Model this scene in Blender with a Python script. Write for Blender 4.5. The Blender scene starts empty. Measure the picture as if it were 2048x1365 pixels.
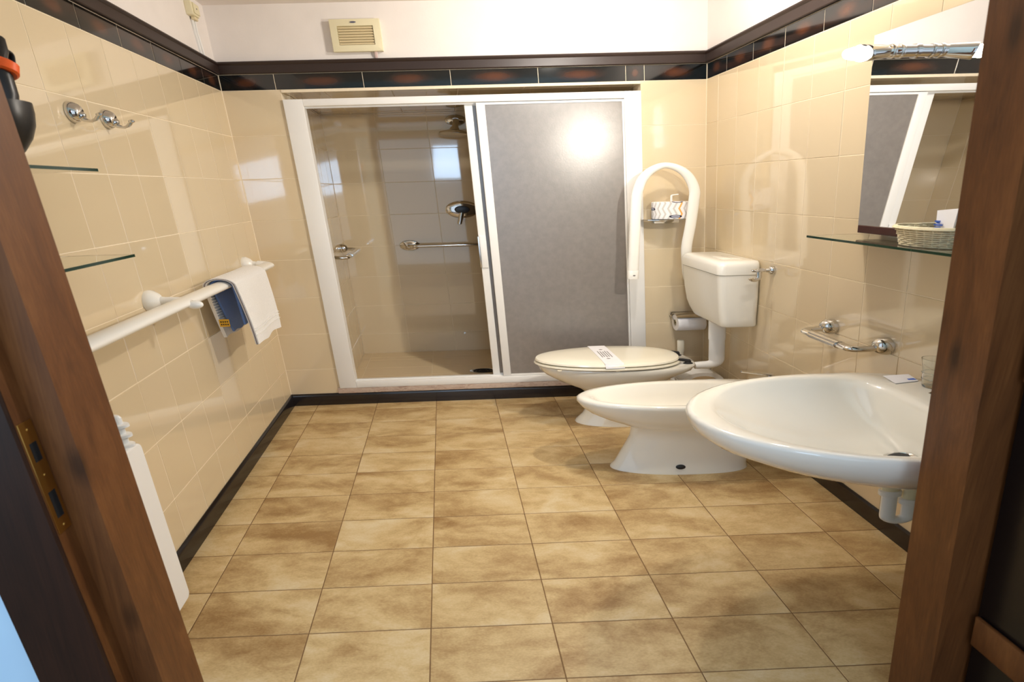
import bpy, bmesh, math, random
from mathutils import Vector, Matrix
random.seed(7)
C = bpy.context.scene.collection
sc = bpy.context.scene

# ------------------------------------------------------------------ room frame
# All sizes below are metres in plan units measured from the back left floor
# corner: x to the right, y to the back (negative towards the door), z up.
# Every shape is stretched to twice its width and sheared sideways with height
# to match a stretched, rolled image: every vertex goes through place() once, when its mesh is built.
X_STRETCH = 2.0
X_SHEAR = -0.0954
def place(p):
    return Vector((X_STRETCH * p[0] + X_SHEAR * p[2], p[1], p[2]))

# ------------------------------------------------------------------ camera
def make_camera():
    cd = bpy.data.cameras.new('camera'); co = bpy.data.objects.new('camera', cd); C.objects.link(co)
    f, px, py = 1037.23, 911.33, 680.50
    a, yw, r = 0.285597, 0.018043, -0.028304
    Y = Matrix(((math.cos(yw), -math.sin(yw), 0), (math.sin(yw), math.cos(yw), 0), (0, 0, 1)))
    B = Matrix(((1, 0, 0), (0, 0, -1), (0, 1, 0)))
    X = Matrix(((1, 0, 0), (0, math.cos(a), -math.sin(a)), (0, math.sin(a), math.cos(a))))
    Z = Matrix(((math.cos(r), -math.sin(r), 0), (math.sin(r), math.cos(r), 0), (0, 0, 1)))
    R = (Z @ X @ B @ Y).transposed() @ Matrix(((1, 0, 0), (0, -1, 0), (0, 0, -1)))
    M = R.to_4x4(); M.translation = Vector((1.0521, -3.2778, 1.3868))
    co.matrix_world = M
    cd.sensor_width = 36; cd.lens = f / 2048 * 36
    cd.shift_x = (1024 - px) / 2048; cd.shift_y = (py - 682.5) / 2048
    cd.clip_start = 0.02
    cd.dof.use_dof = True; cd.dof.focus_distance = 2.4; cd.dof.aperture_fstop = 3.5
    sc.camera = co
make_camera()

# ------------------------------------------------------------------ world, lights, exposure
w = bpy.data.worlds.new('world'); sc.world = w; w.use_nodes = True
bg = w.node_tree.nodes['Background']; bg.inputs[0].default_value = (0.72, 0.85, 1.0, 1); bg.inputs[1].default_value = 1.0
def light(name, kind, loc, energy, color, **kw):
    ld = bpy.data.lights.new(name, kind); ld.energy = energy; ld.color = color
    for k, v in kw.items(): setattr(ld, k, v)
    lo = bpy.data.objects.new(name, ld); C.objects.link(lo); lo.location = loc
    return lo
# daylight through the window of the room behind the camera
win = light('daylight_window', 'AREA', (1.25, -4.75, 1.84), 11, (0.50, 0.72, 1.0), shape='RECTANGLE', size=0.66, size_y=0.56)
win.rotation_euler = (math.radians(90), 0, 0)
# added unseen point light near the ceiling, for overall brightness and shadow direction
cl = light('added_top_light', 'POINT', (1.90, -1.02, 2.325), 36, (1.0, 0.94, 0.86), shadow_soft_size=0.045)
vs = sc.view_settings
vs.view_transform = 'Standard'; vs.look = 'None'; vs.exposure = 0.28; vs.gamma = 1.0; vs.use_curve_mapping = False
sc.cycles.max_bounces = 14; sc.cycles.transmission_bounces = 12; sc.cycles.glossy_bounces = 5
sc.cycles.caustics_reflective = False; sc.cycles.caustics_refractive = False
sc.cycles.sample_clamp_indirect = 4.0
sc.cycles.use_denoising = True

# ------------------------------------------------------------------ materials
def srgb(r, g, b):
    f = lambda c: (c / 255 / 12.92) if c / 255 <= 0.04045 else ((c / 255 + 0.055) / 1.055) ** 2.4
    return (f(r), f(g), f(b), 1.0)
class NT:
    def __init__(s, name):
        s.m = bpy.data.materials.new(name); s.m.use_nodes = True
        s.t = s.m.node_tree; s.b = s.t.nodes['Principled BSDF']
    def n(s, typ, **kw):
        nd = s.t.nodes.new(typ)
        for k, v in kw.items():
            if k.startswith('i_'): nd.inputs[k[2:].replace('_', ' ')].default_value = v
            else: setattr(nd, k, v)
        return nd
    def l(s, a, b): s.t.links.new(a, b)
    def set(s, **kw):
        for k, v in kw.items(): s.b.inputs[k.replace('_', ' ')].default_value = v
    def math(s, op, a, b=None, clamp=False):
        nd = s.n('ShaderNodeMath', operation=op, use_clamp=clamp)
        for i, v in enumerate((a, b)):
            if v is None: continue
            if hasattr(v, 'is_linked') or hasattr(v, 'links'): s.l(v, nd.inputs[i])
            else: nd.inputs[i].default_value = v
        return nd.outputs[0]
    def ramp(s, fac, stops):
        r = s.n('ShaderNodeValToRGB'); e = r.color_ramp.elements
        while len(e) < len(stops): e.new(0.5)
        for el, (p, c) in zip(e, stops): el.position = p; el.color = c
        s.l(fac, r.inputs[0]); return r.outputs[0]
    def mix(s, fac, a, b):
        nd = s.n('ShaderNodeMix', data_type='RGBA')
        if isinstance(fac, float): nd.inputs[0].default_value = fac
        else: s.l(fac, nd.inputs[0])
        for v, i in ((a, 6), (b, 7)):
            if isinstance(v, tuple): nd.inputs[i].default_value = v
            else: s.l(v, nd.inputs[i])
        return nd.outputs[2]
    def bump(s, height, strength, dist=0.01):
        nd = s.n('ShaderNodeBump'); nd.inputs['Strength'].default_value = strength; nd.inputs['Distance'].default_value = dist
        s.l(height, nd.inputs['Height']); s.l(nd.outputs[0], s.b.inputs['Normal'])
    def coord(s, out='Object', scale=(1, 1, 1), random_shift=False, random_scale=37.0):
        tc = s.n('ShaderNodeTexCoord'); mp = s.n('ShaderNodeMapping'); mp.inputs['Scale'].default_value = scale
        s.l(tc.outputs[out], mp.inputs[0])
        o = mp.outputs[0]
        if random_shift:
            oi = s.n('ShaderNodeObjectInfo'); ml = s.math('MULTIPLY', oi.outputs['Random'], random_scale)
            ad = s.n('ShaderNodeVectorMath', operation='ADD'); s.l(o, ad.inputs[0]); s.l(ml, ad.inputs[1]); o = ad.outputs[0]
        return o
    def noise(s, vec, scale, detail=3.0, rough=0.5, dist=0.0):
        nd = s.n('ShaderNodeTexNoise'); nd.inputs['Scale'].default_value = scale; nd.inputs['Detail'].default_value = detail
        nd.inputs['Roughness'].default_value = rough; nd.inputs['Distortion'].default_value = dist
        s.l(vec, nd.inputs['Vector']); return nd.outputs[0]

def plain(name, col, rough=0.4, metal=0.0, spec=0.5, noise_amt=0.06, noise_scale=8, bump=0.0, bump_scale=60, coat=0.0, sheen=0.0):
    t = NT(name); v = t.coord()
    n = t.noise(v, noise_scale, 2)
    d = tuple(c * (1 - noise_amt) for c in col[:3]) + (1,)
    u = tuple(min(1, c * (1 + noise_amt)) for c in col[:3]) + (1,)
    t.l(t.ramp(n, [(0.3, d), (0.7, u)]), t.b.inputs['Base Color'])
    t.set(Roughness=rough, Metallic=metal, Specular_IOR_Level=spec, Coat_Weight=coat, Coat_Roughness=0.04, Sheen_Weight=sheen)
    if bump: t.bump(t.noise(v, bump_scale, 3), bump, 0.004)
    return t.m

def tile_mat(name, a, b, rough=0.07, wave=0.10):
    t = NT(name)
    oi = t.n('ShaderNodeObjectInfo')
    t.l(t.mix(oi.outputs['Random'], a, b), t.b.inputs['Base Color'])
    v = t.coord(random_shift=True)
    t.bump(t.noise(v, 7, 1.5), wave, 0.004)
    t.set(Roughness=rough, Specular_IOR_Level=0.6, Coat_Weight=0.9, Coat_Roughness=0.03)
    return t.m

M = {}
M['tile'] = tile_mat('beige_glazed_tile', srgb(219, 200, 166), srgb(223, 204, 171))
M['grout'] = plain('cream_grout', srgb(234, 219, 192), 0.7, noise_scale=40, noise_amt=0.03)
M['plaster'] = plain('white_plaster', srgb(238, 230, 224), 0.75, bump=0.08, bump_scale=90, noise_amt=0.02)
M['outer_plaster'] = plain('daylight_tinted_plaster', srgb(188, 226, 255), 0.75, noise_amt=0.02)  # white corridor plaster with the blue daylight painted into its colour
M['moulding'] = plain('dark_brown_moulding', srgb(46, 32, 27), 0.42)
M['skirting'] = plain('black_skirting', srgb(26, 19, 18), 0.2, coat=0.3)
M['ceramic'] = plain('white_ceramic', srgb(234, 229, 217), 0.08, noise_amt=0.01, coat=0.6)
M['seat'] = plain('ivory_plastic', srgb(243, 236, 216), 0.18, noise_amt=0.01, coat=0.3)
M['cistern'] = plain('white_plastic_cistern', srgb(242, 239, 230), 0.2, noise_amt=0.01, coat=0.2)
M['white_plastic'] = plain('white_plastic', srgb(240, 238, 234), 0.3, noise_amt=0.01)
M['white_rail'] = plain('white_nylon', srgb(243, 240, 232), 0.25, noise_amt=0.01, coat=0.2)
M['white_metal'] = plain('white_lacquered_metal', srgb(242, 240, 236), 0.3, noise_amt=0.01)
M['ivory'] = plain('ivory_plastic_fan', srgb(231, 221, 186), 0.45, noise_amt=0.02)
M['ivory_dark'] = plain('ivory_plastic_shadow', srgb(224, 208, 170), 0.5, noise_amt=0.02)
M['chrome'] = plain('chrome', (0.66, 0.65, 0.63, 1), 0.07, metal=1.0, noise_amt=0.02)
M['brushed'] = plain('satin_steel', (0.70, 0.69, 0.67, 1), 0.22, metal=1.0, noise_amt=0.03)
M['brass'] = plain('brass', srgb(190, 150, 80), 0.3, metal=1.0, noise_amt=0.1)
M['black'] = plain('black_plastic', srgb(22, 21, 22), 0.35)
M['slot'] = plain('dark_slot', srgb(8, 8, 9), 0.8)
M['orange'] = plain('orange_plastic', srgb(238, 96, 30), 0.4)
M['ledge'] = plain('maroon_lacquer', srgb(66, 32, 28), 0.25)
M['paper'] = plain('white_paper', srgb(240, 238, 240), 0.8, noise_amt=0.02)
M['ink'] = plain('grey_ink', srgb(120, 112, 110), 0.8)
M['blue_ink'] = plain('blue_ink', srgb(60, 96, 190), 0.8)
M['cord'] = plain('pinkish_cord', srgb(214, 190, 184), 0.6)
M['badge'] = plain('badge_blue_grey', srgb(84, 86, 110), 0.4)
M['yellow'] = plain('yellow_tag', srgb(226, 170, 40), 0.6)
M['tag_ink'] = plain('tag_ink', srgb(70, 50, 24), 0.7)
M['wicker'] = plain('cream_wicker', srgb(240, 226, 190), 0.6, noise_amt=0.08, noise_scale=60)
M['bin_lid'] = plain('beige_bin_lid', srgb(203, 178, 140), 0.4)
M['rubber'] = plain('dark_rubber', srgb(30, 28, 28), 0.6)

def terry(name, col):
    t = NT(name); v = t.coord()
    n = t.noise(v, 260, 2)
    d = tuple(c * 0.88 for c in col[:3]) + (1,)
    t.l(t.ramp(n, [(0.3, d), (0.7, col)]), t.b.inputs['Base Color'])
    t.set(Roughness=0.95, Specular_IOR_Level=0.1, Sheen_Weight=0.3)
    t.bump(n, 0.5, 0.003)
    return t.m
M['towel'] = terry('white_terry', srgb(242, 238, 232))
M['blue_towel'] = terry('blue_terry', srgb(98, 126, 180))
M['stitch'] = terry('dark_stitch', srgb(150, 140, 136))

def border_mat():
    t = NT('dark_border_glaze')
    tc = t.n('ShaderNodeTexCoord'); sp = t.n('ShaderNodeSeparateXYZ'); t.l(tc.outputs['Generated'], sp.inputs[0])
    def sq(o, k): 
        d = t.math('SUBTRACT', o, 0.5); d = t.math('MULTIPLY', d, k); return t.math('MULTIPLY', d, d)
    s = t.math('ADD', t.math('MINIMUM', sq(sp.outputs[0], 2.8), sq(sp.outputs[1], 2.8)), sq(sp.outputs[2], 1.9))
    n = t.noise(t.coord(random_shift=True), 6, 2)
    s = t.math('ADD', s, t.math('MULTIPLY', n, 0.5))
    t.l(t.ramp(s, [(0.1, srgb(92, 52, 30)), (0.6, srgb(40, 26, 20)), (1.0, srgb(12, 14, 14))]), t.b.inputs['Base Color'])
    t.set(Roughness=0.08, Coat_Weight=0.5, Coat_Roughness=0.03)
    t.bump(n, 0.06, 0.004)
    return t.m
M['border'] = border_mat()

def floor_mat():
    t = NT('mottled_brown_floor_tile')
    v = t.coord(scale=(0.62, 1.25, 1), random_shift=True)
    n1 = t.noise(v, 4.6, 5, 0.58, 0.5)
    n2 = t.noise(v, 15, 4, 0.65, 0.3)
    n3 = t.noise(v, 180, 2, 0.6)
    s = t.math('ADD', t.math('MULTIPLY', n1, 0.72), t.math('MULTIPLY', n2, 0.28))
    s = t.math('ADD', s, t.math('MULTIPLY', t.math('SUBTRACT', n3, 0.5), 0.16))
    oi = t.n('ShaderNodeObjectInfo')
    s = t.math('ADD', s, t.math('MULTIPLY', t.math('SUBTRACT', oi.outputs['Random'], 0.5), 0.05))
    t.l(t.ramp(s, [(0.33, srgb(148, 114, 70)), (0.44, srgb(179, 149, 102)), (0.54, srgb(204, 177, 128)), (0.66, srgb(217, 197, 158))]), t.b.inputs['Base Color'])
    t.set(Roughness=0.42, Specular_IOR_Level=0.4)
    t.bump(t.math('ADD', n2, t.math('MULTIPLY', n3, 0.4)), 0.12, 0.003)
    return t.m
M['floor_tile'] = floor_mat()
M['floor_grout'] = plain('brown_floor_grout', srgb(120, 90, 56), 0.85, noise_scale=30, noise_amt=0.15)
M['corridor_floor'] = plain('corridor_floor', srgb(120, 92, 66), 0.5, noise_amt=0.1)

def wood_mat(name, a, b, c):
    t = NT(name)
    v = t.coord(scale=(5, 5, 0.7))
    n = t.noise(v, 3.0, 6, 0.6, 1.2)
    g = t.noise(t.coord(scale=(70, 70, 1.6)), 3, 3, 0.6)
    vo = t.n('ShaderNodeTexVoronoi'); vo.inputs['Scale'].default_value = 1.0
    t.l(t.coord(scale=(5.5, 9, 3.1)), vo.inputs['Vector'])
    knot = t.ramp(vo.outputs['Distance'], [(0.05, (0.25, 0.25, 0.25, 1)), (0.17, (1, 1, 1, 1))])
    s = t.math('ADD', t.math('MULTIPLY', n, 0.7), t.math('MULTIPLY', g, 0.3))
    col = t.ramp(s, [(0.33, a), (0.52, b), (0.70, c)])
    mul = t.n('ShaderNodeMix', data_type='RGBA', blend_type='MULTIPLY'); mul.inputs[0].default_value = 0.8
    t.l(col, mul.inputs[6]); t.l(knot, mul.inputs[7])
    t.l(mul.outputs[2], t.b.inputs['Base Color'])
    t.set(Roughness=0.42, Specular_IOR_Level=0.35)
    t.bump(g, 0.08, 0.003)
    return t.m
M['wood'] = wood_mat('stained_pine', srgb(80, 47, 23), srgb(102, 62, 31), srgb(122, 78, 41))
M['dark_wood'] = wood_mat('dark_stained_pine', srgb(30, 17, 12), srgb(44, 25, 17), srgb(56, 32, 20))
M['door_panel'] = plain('black_door_panel', srgb(12, 10, 12), 0.25, noise_amt=0.1)

def marble():
    t = NT('pink_grey_marble'); v = t.coord(scale=(1, 2, 3))
    n = t.noise(v, 14, 6, 0.65, 1.0)
    t.l(t.ramp(n, [(0.35, srgb(168, 140, 124)), (0.5, srgb(206, 186, 170)), (0.62, srgb(184, 158, 142))]), t.b.inputs['Base Color'])
    t.set(Roughness=0.4); return t.m
M['marble'] = marble()

def glass(name, tint, rough=0.0):
    t = NT(name); t.set(Base_Color=tint, Transmission_Weight=1.0, Roughness=rough, IOR=1.45); return t.m
M['glass'] = glass('clear_glass', (0.93, 0.98, 0.96, 1))
M['glass_edge'] = plain('green_glass_edge', srgb(16, 52, 40), 0.12, noise_amt=0.1)
M['water'] = glass('tumbler_glass', (0.97, 1.0, 1.0, 1))
def frosted():
    t = NT('pebbled_acrylic_sheet'); v = t.coord()
    n = t.noise(v, 120, 3, 0.6); n2 = t.noise(v, 30, 2)
    t.l(t.ramp(n2, [(0.3, srgb(146, 139, 133)), (0.7, srgb(158, 150, 144))]), t.b.inputs['Base Color'])
    t.set(Roughness=0.30, Transmission_Weight=0.30, IOR=1.45, Specular_IOR_Level=1.0, Coat_Weight=1.0, Coat_Roughness=0.34)
    t.bump(n, 0.14, 0.003)
    return t.m
M['frosted'] = frosted()
M['tray_tile'] = tile_mat('matt_tray_tile', srgb(213, 192, 157), srgb(218, 196, 158), rough=0.45); [setattr(n.inputs['Coat Weight'], 'default_value', 0.0) for n in M['tray_tile'].node_tree.nodes if n.type == 'BSDF_PRINCIPLED']
def mirror():
    t = NT('mirror_silver'); t.set(Base_Color=(0.82, 0.83, 0.84, 1), Metallic=1.0, Roughness=0.008); return t.m
M['mirror'] = mirror()
def emit(name, col, s):
    t = NT(name); t.set(Base_Color=(1, 1, 1, 1), Emission_Color=col, Emission_Strength=s); return t.m
M['bulb'] = emit('glowing_bulb', (1.0, 0.90, 0.76, 1), 70)

def wrapper_mat():
    # printed paper of the spare roll: grey zigzag stripes, one orange, black ovals
    t = NT('printed_roll_wrapper')
    tc = t.n('ShaderNodeTexCoord'); sp = t.n('ShaderNodeSeparateXYZ'); t.l(tc.outputs['Object'], sp.inputs[0])
    x = t.math('SUBTRACT', t.math('DIVIDE', t.math('SUBTRACT', sp.outputs[0], t.math('MULTIPLY', sp.outputs[2], X_SHEAR)), X_STRETCH), 0.0)
    th = t.math('ARCTAN2', x, t.math('MULTIPLY', sp.outputs[1], -1.0))      # 0 faces the door
    z = sp.outputs[2]
    zz = t.math('ABSOLUTE', t.math('SUBTRACT', t.math('FRACT', t.math('DIVIDE', z, 0.062)), 0.5))
    ph = t.math('ADD', t.math('MULTIPLY', th, 3.6), t.math('MULTIPLY', zz, 1.1))
    st = t.math('LESS_THAN', t.math('FRACT', ph), 0.36)
    idx = t.math('FLOOR', ph)
    org = t.math('COMPARE', t.math('MODULO', t.math('ADD', idx, 60.0), 12.0), 1.0)
    c1 = t.mix(st, srgb(243, 238, 236), srgb(205, 200, 194))
    both = t.math('MULTIPLY', st, org)
    c2 = t.mix(both, c1, srgb(240, 176, 96))
    col = c2
    for (t0, z0) in ((0.0, 0.016), (-1.45, 0.060), (1.45, 0.058), (0.12, 0.104), (1.7, 0.082), (1.62, 0.034)):
        dx = t.math('DIVIDE', t.math('SUBTRACT', th, t0), 0.33); dz = t.math('DIVIDE', t.math('SUBTRACT', z, z0), 0.0095)
        e = t.math('ADD', t.math('MULTIPLY', dx, dx), t.math('MULTIPLY', dz, dz))
        col = t.mix(t.math('LESS_THAN', e, 1.0), col, srgb(22, 26, 52))
        col = t.mix(t.math('LESS_THAN', e, 0.45), col, srgb(205, 208, 220))
        e2 = t.math('ADD', t.math('MULTIPLY', dx, dx), t.math('MULTIPLY', t.math('MULTIPLY', dz, dz), 8.0))
        col = t.mix(t.math('LESS_THAN', e2, 0.42), col, srgb(40, 44, 70))
    t.l(col, t.b.inputs['Base Color']); t.set(Roughness=0.6)
    return t.m
M['wrapper'] = wrapper_mat()

# ------------------------------------------------------------------ mesh helpers
class MB:
    def __init__(s): s.v = []; s.f = []; s.mi = []; s.cur = 0
    def add(s, vs, fs):
        b = len(s.v); s.v += [tuple(v) for v in vs]
        for f in fs: s.f.append(tuple(b + i for i in f)); s.mi.append(s.cur)
        return s
    def box(s, x0, x1, y0, y1, z0, z1):
        v = [(x, y, z) for z in (z0, z1) for y in (y0, y1) for x in (x0, x1)]
        return s.add(v, [(0, 2, 3, 1), (4, 5, 7, 6), (0, 1, 5, 4), (2, 6, 7, 3), (0, 4, 6, 2), (1, 3, 7, 5)])
    def rings(s, rings, cap0=True, cap1=True, closed=True):
        n = len(rings[0]); b = len(s.v)
        for r in rings: s.v += [tuple(p) for p in r]
        m = n if closed else n - 1
        for i in range(len(rings) - 1):
            for j in range(m):
                k = (j + 1) % n
                s.f.append((b + i * n + j, b + i * n + k, b + (i + 1) * n + k, b + (i + 1) * n + j)); s.mi.append(s.cur)
        if cap0: s.f.append(tuple(b + j for j in reversed(range(n)))); s.mi.append(s.cur)
        if cap1: s.f.append(tuple(b + (len(rings) - 1) * n + j for j in range(n))); s.mi.append(s.cur)
        return s
    def rbox(s, x0, x1, y0, y1, z0, z1, r, axis='z', seg=4, e=None):
        """box with rounded edges along axis and softly rounded ends"""
        lo = [x0, y0, z0]; hi = [x1, y1, z1]; a = 'xyz'.index(axis); u, v = [(1, 2), (2, 0), (0, 1)][a]
        e = r * 0.6 if e is None else e
        def ring(t, ins):
            out = []
            r2 = max(r - ins, 1e-4)
            for cx, cy, a0 in ((hi[u] - ins - r2, hi[v] - ins - r2, 0), (lo[u] + ins + r2, hi[v] - ins - r2, 90), (lo[u] + ins + r2, lo[v] + ins + r2, 180), (hi[u] - ins - r2, lo[v] + ins + r2, 270)):
                for i in range(seg + 1):
                    an = math.radians(a0 + 90 * i / seg); p = [0, 0, 0]; p[a] = t
                    p[u] = cx + r2 * math.cos(an); p[v] = cy + r2 * math.sin(an); out.append(tuple(p))
            return out
        L = []
        for t, i in ((lo[a], e), (lo[a] + e * 0.3, e * 0.3), (lo[a] + e, 0), (hi[a] - e, 0), (hi[a] - e * 0.3, e * 0.3), (hi[a], e)): L.append(ring(t, i))
        return s.rings(L)
    def tube(s, path, r, n=14, cap=True, closed=False):
        P = [Vector(p) for p in path]; N = len(P); up = None; rings = []
        rr = r if isinstance(r, (list, tuple)) else [r] * N
        for i in range(N):
            if closed: d = P[(i + 1) % N] - P[i - 1]
            else: d = P[min(i + 1, N - 1)] - P[max(i - 1, 0)]
            d.normalize()
            if up is None:
                up = Vector((0, 0, 1)) if abs(d.z) < 0.9 else Vector((0, 1, 0))
            a = up - d * up.dot(d); a.normalize(); up = a; b = d.cross(a)
            rings.append([tuple(P[i] + (a * math.cos(2 * math.pi * k / n) + b * math.sin(2 * math.pi * k / n)) * rr[i]) for k in range(n)])
        if closed: rings.append(rings[0]); return s.rings(rings, False, False)
        return s.rings(rings, cap, cap)
    def lathe(s, prof, c, axis=(0, 0, 1), n=28, cap0=True, cap1=True):
        """prof: (radius, distance along axis) pairs from point c"""
        ax = Vector(axis).normalized(); t = Vector((0, 0, 1)) if abs(ax.z) < 0.9 else Vector((0, 1, 0))
        a = (t - ax * t.dot(ax)).normalized(); b = ax.cross(a); c = Vector(c)
        R = [[tuple(c + ax * h + (a * math.cos(2 * math.pi * k / n) + b * math.sin(2 * math.pi * k / n)) * max(r, 1e-4)) for k in range(n)] for r, h in prof]
        return s.rings(R, cap0, cap1)
    def sphere(s, c, r, n=16, m=10):
        return s.lathe([(r * math.sin(math.pi * i / m), -r * math.cos(math.pi * i / m)) for i in range(m + 1)], c, n=n)
    def build(s, name, mats, parent=None, origin=None, smooth=35, mapped=True):
        o0 = place(origin) if origin is not None else (Vector(parent['o']) if parent is not None and 'o' in parent else Vector((0, 0, 0)))
        me = bpy.data.meshes.new(name)
        me.from_pydata([tuple(place(v) - o0) for v in s.v], [], s.f)
        if not isinstance(mats, (list, tuple)): mats = [mats]
        for m in mats: me.materials.append(m)
        if len(mats) > 1:
            for p, i in zip(me.polygons, s.mi): p.material_index = i
        bm = bmesh.new(); bm.from_mesh(me); bmesh.ops.recalc_face_normals(bm, faces=bm.faces); bm.to_mesh(me); bm.free()
        if smooth:
            for p in me.polygons: p.use_smooth = True
            me.set_sharp_from_angle(angle=math.radians(smooth))
        o = bpy.data.objects.new(name, me); C.objects.link(o)
        o['o'] = tuple(o0)
        if parent is not None:
            o.parent = parent; o.location = o0 - Vector(parent['o'])
        else: o.location = o0
        return o
ALL = []
def thing(name, label, cat, base, group=None):
    e = bpy.data.objects.new(name, None); C.objects.link(e); e.empty_display_size = 0.05
    o0 = place(base); e.location = o0; e['o'] = tuple(o0); e['label'] = label; e['category'] = cat
    if group: e['group'] = group
    return e
def tag(o, label, cat, group=None):
    o['label'] = label; o['category'] = cat
    if group: o['group'] = group
    return o
def struct(o): o['kind'] = 'structure'; return o
def arc(c, r, a0, a1, n, plane):
    out = []
    for i in range(n + 1):
        a = math.radians(a0 + (a1 - a0) * i / n); u = r * math.cos(a); v = r * math.sin(a)
        out.append({'xy': (c[0] + u, c[1] + v, c[2]), 'xz': (c[0] + u, c[1], c[2] + v), 'yz': (c[0], c[1] + u, c[2] + v)}[plane])
    return out
def bend(pts, r, n=5):
    """polyline with rounded corners"""
    P = [Vector(p) for p in pts]; out = [P[0]]
    for i in range(1, len(P) - 1):
        a = (P[i - 1] - P[i]); b = (P[i + 1] - P[i]); d = min(r, a.length * 0.49, b.length * 0.49); a.normalize(); b.normalize()
        p0 = P[i] + a * d; p2 = P[i] + b * d
        for k in range(n + 1):
            t = k / n; out.append(p0 * (1 - t) ** 2 + P[i] * 2 * t * (1 - t) + p2 * t * t)
    out.append(P[-1]); return [tuple(p) for p in out]

# ------------------------------------------------------------------ tiles
TILE_CACHE = {}
TT = 0.004
def tile(parent, name, axis, face, u0, u1, v0, v1, mat, sign, gap=0.0013, ch=0.0012, jitter=True):
    """one tile set on a surface. axis: the axis of its normal; face: that coordinate of its
    front; u, v: extents along the two other axes in x, y, z order; sign: where the front looks"""
    ga = gap * (0.62 if axis != 'x' else 1.0)
    u0 += ga; u1 -= ga; v0 += gap; v1 -= gap
    if u1 - u0 < 0.004 or v1 - v0 < 0.004: return
    key = (axis, sign, round(u1 - u0, 4), round(v1 - v0, 4), mat.name)
    if key not in TILE_CACHE:
        hu = (u1 - u0) / 2; hv = (v1 - v0) / 2; vs = []
        cu = ch * (0.5 if axis != 'x' else 1)
        for d, iu, iv in ((-TT, 0, 0), (-ch * 0.8, 0, 0), (0, cu, ch)):
            for a, b in ((-1, -1), (1, -1), (1, 1), (-1, 1)):
                p = [a * (hu - iu), b * (hv - iv)]
                k = 'xyz'.index(axis); p.insert(k, d * sign); vs.append(tuple(p))
        fs = [(8, 9, 10, 11)]
        for r in (0, 4):
            for i in range(4): fs.append((r + i, r + (i + 1) % 4, r + 4 + (i + 1) % 4, r + 4 + i))
        me = bpy.data.meshes.new(name); me.from_pydata([tuple(place(v)) for v in vs], [], fs); me.materials.append(mat)
        bm = bmesh.new(); bm.from_mesh(me); bmesh.ops.recalc_face_normals(bm, faces=bm.faces)
        f = max(bm.faces, key=lambda f: f.calc_area()); want = Vector((0, 0, 0)); want['xyz'.index(axis)] = sign
        if f.normal.dot(want) < 0: bmesh.ops.reverse_faces(bm, faces=bm.faces)
        bm.to_mesh(me); bm.free()
        TILE_CACHE[key] = me
    o = bpy.data.objects.new(name, TILE_CACHE[key]); C.objects.link(o)
    c = [(u0 + u1) / 2, (v0 + v1) / 2]; c.insert('xyz'.index(axis), face + (random.uniform(-0.0004, 0.0002) * sign if jitter else 0))
    o.parent = parent; o.location = place(c) - Vector(parent['o'])
    return o
def cuts(a, b, joints):
    j = [a] + sorted(t for t in joints if a + 0.004 < t < b - 0.004) + [b]
    return list(zip(j[:-1], j[1:]))

W = 1.3997; ZB = 1.952; ZM = 2.036; ZT = 2.1025; ZC = 2.384
ROWS = [ZB - 0.2425 * k for k in range(0, 9)]
SIDE_J = [-0.133 - 0.1937 * k for k in range(14)]
BORDER_J = [-0.215 - 0.2475 * k for k in range(10)]

# ------------------------------------------------------------------ shell
G = TT + 0.0001 - 0.0020      # depth of the grout face below the tile face
fl = struct(MB().box(-0.05, W + 0.05, -2.37, 0.0, -0.06, -0.0012).build('floor', M['floor_grout'], smooth=0))
for (u0, u1) in cuts(0.0, W, [0.0845 + 0.2 * i for i in range(8)]):
    for (v0, v1) in cuts(-2.37, 0.0, [-0.1076 - 0.2 * j for j in range(12)]):
        tile(fl, 'tile', 'z', 0.0, u0, u1, v0, v1, M['floor_tile'], 1, gap=0.0014, ch=0.0014)
struct(MB().box(-0.9, 2.2, -4.9, -2.37, -0.08, -0.006).build('floor_corridor', M['corridor_floor'], smooth=0))
struct(MB().box(-0.08, W + 0.08, -2.36, 0.14, ZC, ZC + 0.08).build('ceiling', M['plaster'], smooth=0))

wl = struct(MB().box(-0.05, -0.0009, -2.36, 0.12, -0.06, ZM).box(-0.05, 0.0, -2.36, 0.12, ZM, ZC).build('wall_left', [M['plaster']], smooth=0))
wl.data.materials.clear(); wl.data.materials.append(M['grout']); wl.data.materials.append(M['plaster'])
for i, p in enumerate(wl.data.polygons): p.material_index = 0 if i < 6 else 1
wr = struct(MB().box(W + 0.0009, W + 0.05, -2.36, 0.12, -0.06, ZM).box(W, W + 0.05, -2.36, 0.12, ZM, ZC).build('wall_right', [M['grout'], M['plaster']], smooth=0))
for i, p in enumerate(wr.data.polygons): p.material_index = 0 if i < 6 else 1
OX0, OX1, OZ1 = 0.1685, 1.2045, 1.937         # opening of the shower niche
b = MB()
b.box(0, OX0 - 0.001, 0.0012, 0.12, -0.06, ZM).box(OX1 + 0.001, W, 0.0012, 0.12, -0.06, ZM).box(OX0 - 0.001, OX1 + 0.001, 0.0018, 0.12, OZ1 + 0.002, ZM)
b.box(OX0 - 0.001, OX1 + 0.001, 0.0018, 0.12, -0.06, 0.078)
b.cur = 1; b.box(0, W, 0.0, 0.12, ZM, ZC)
wb = struct(b.build('wall_back', [M['grout'], M['plaster']], smooth=0))

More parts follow.
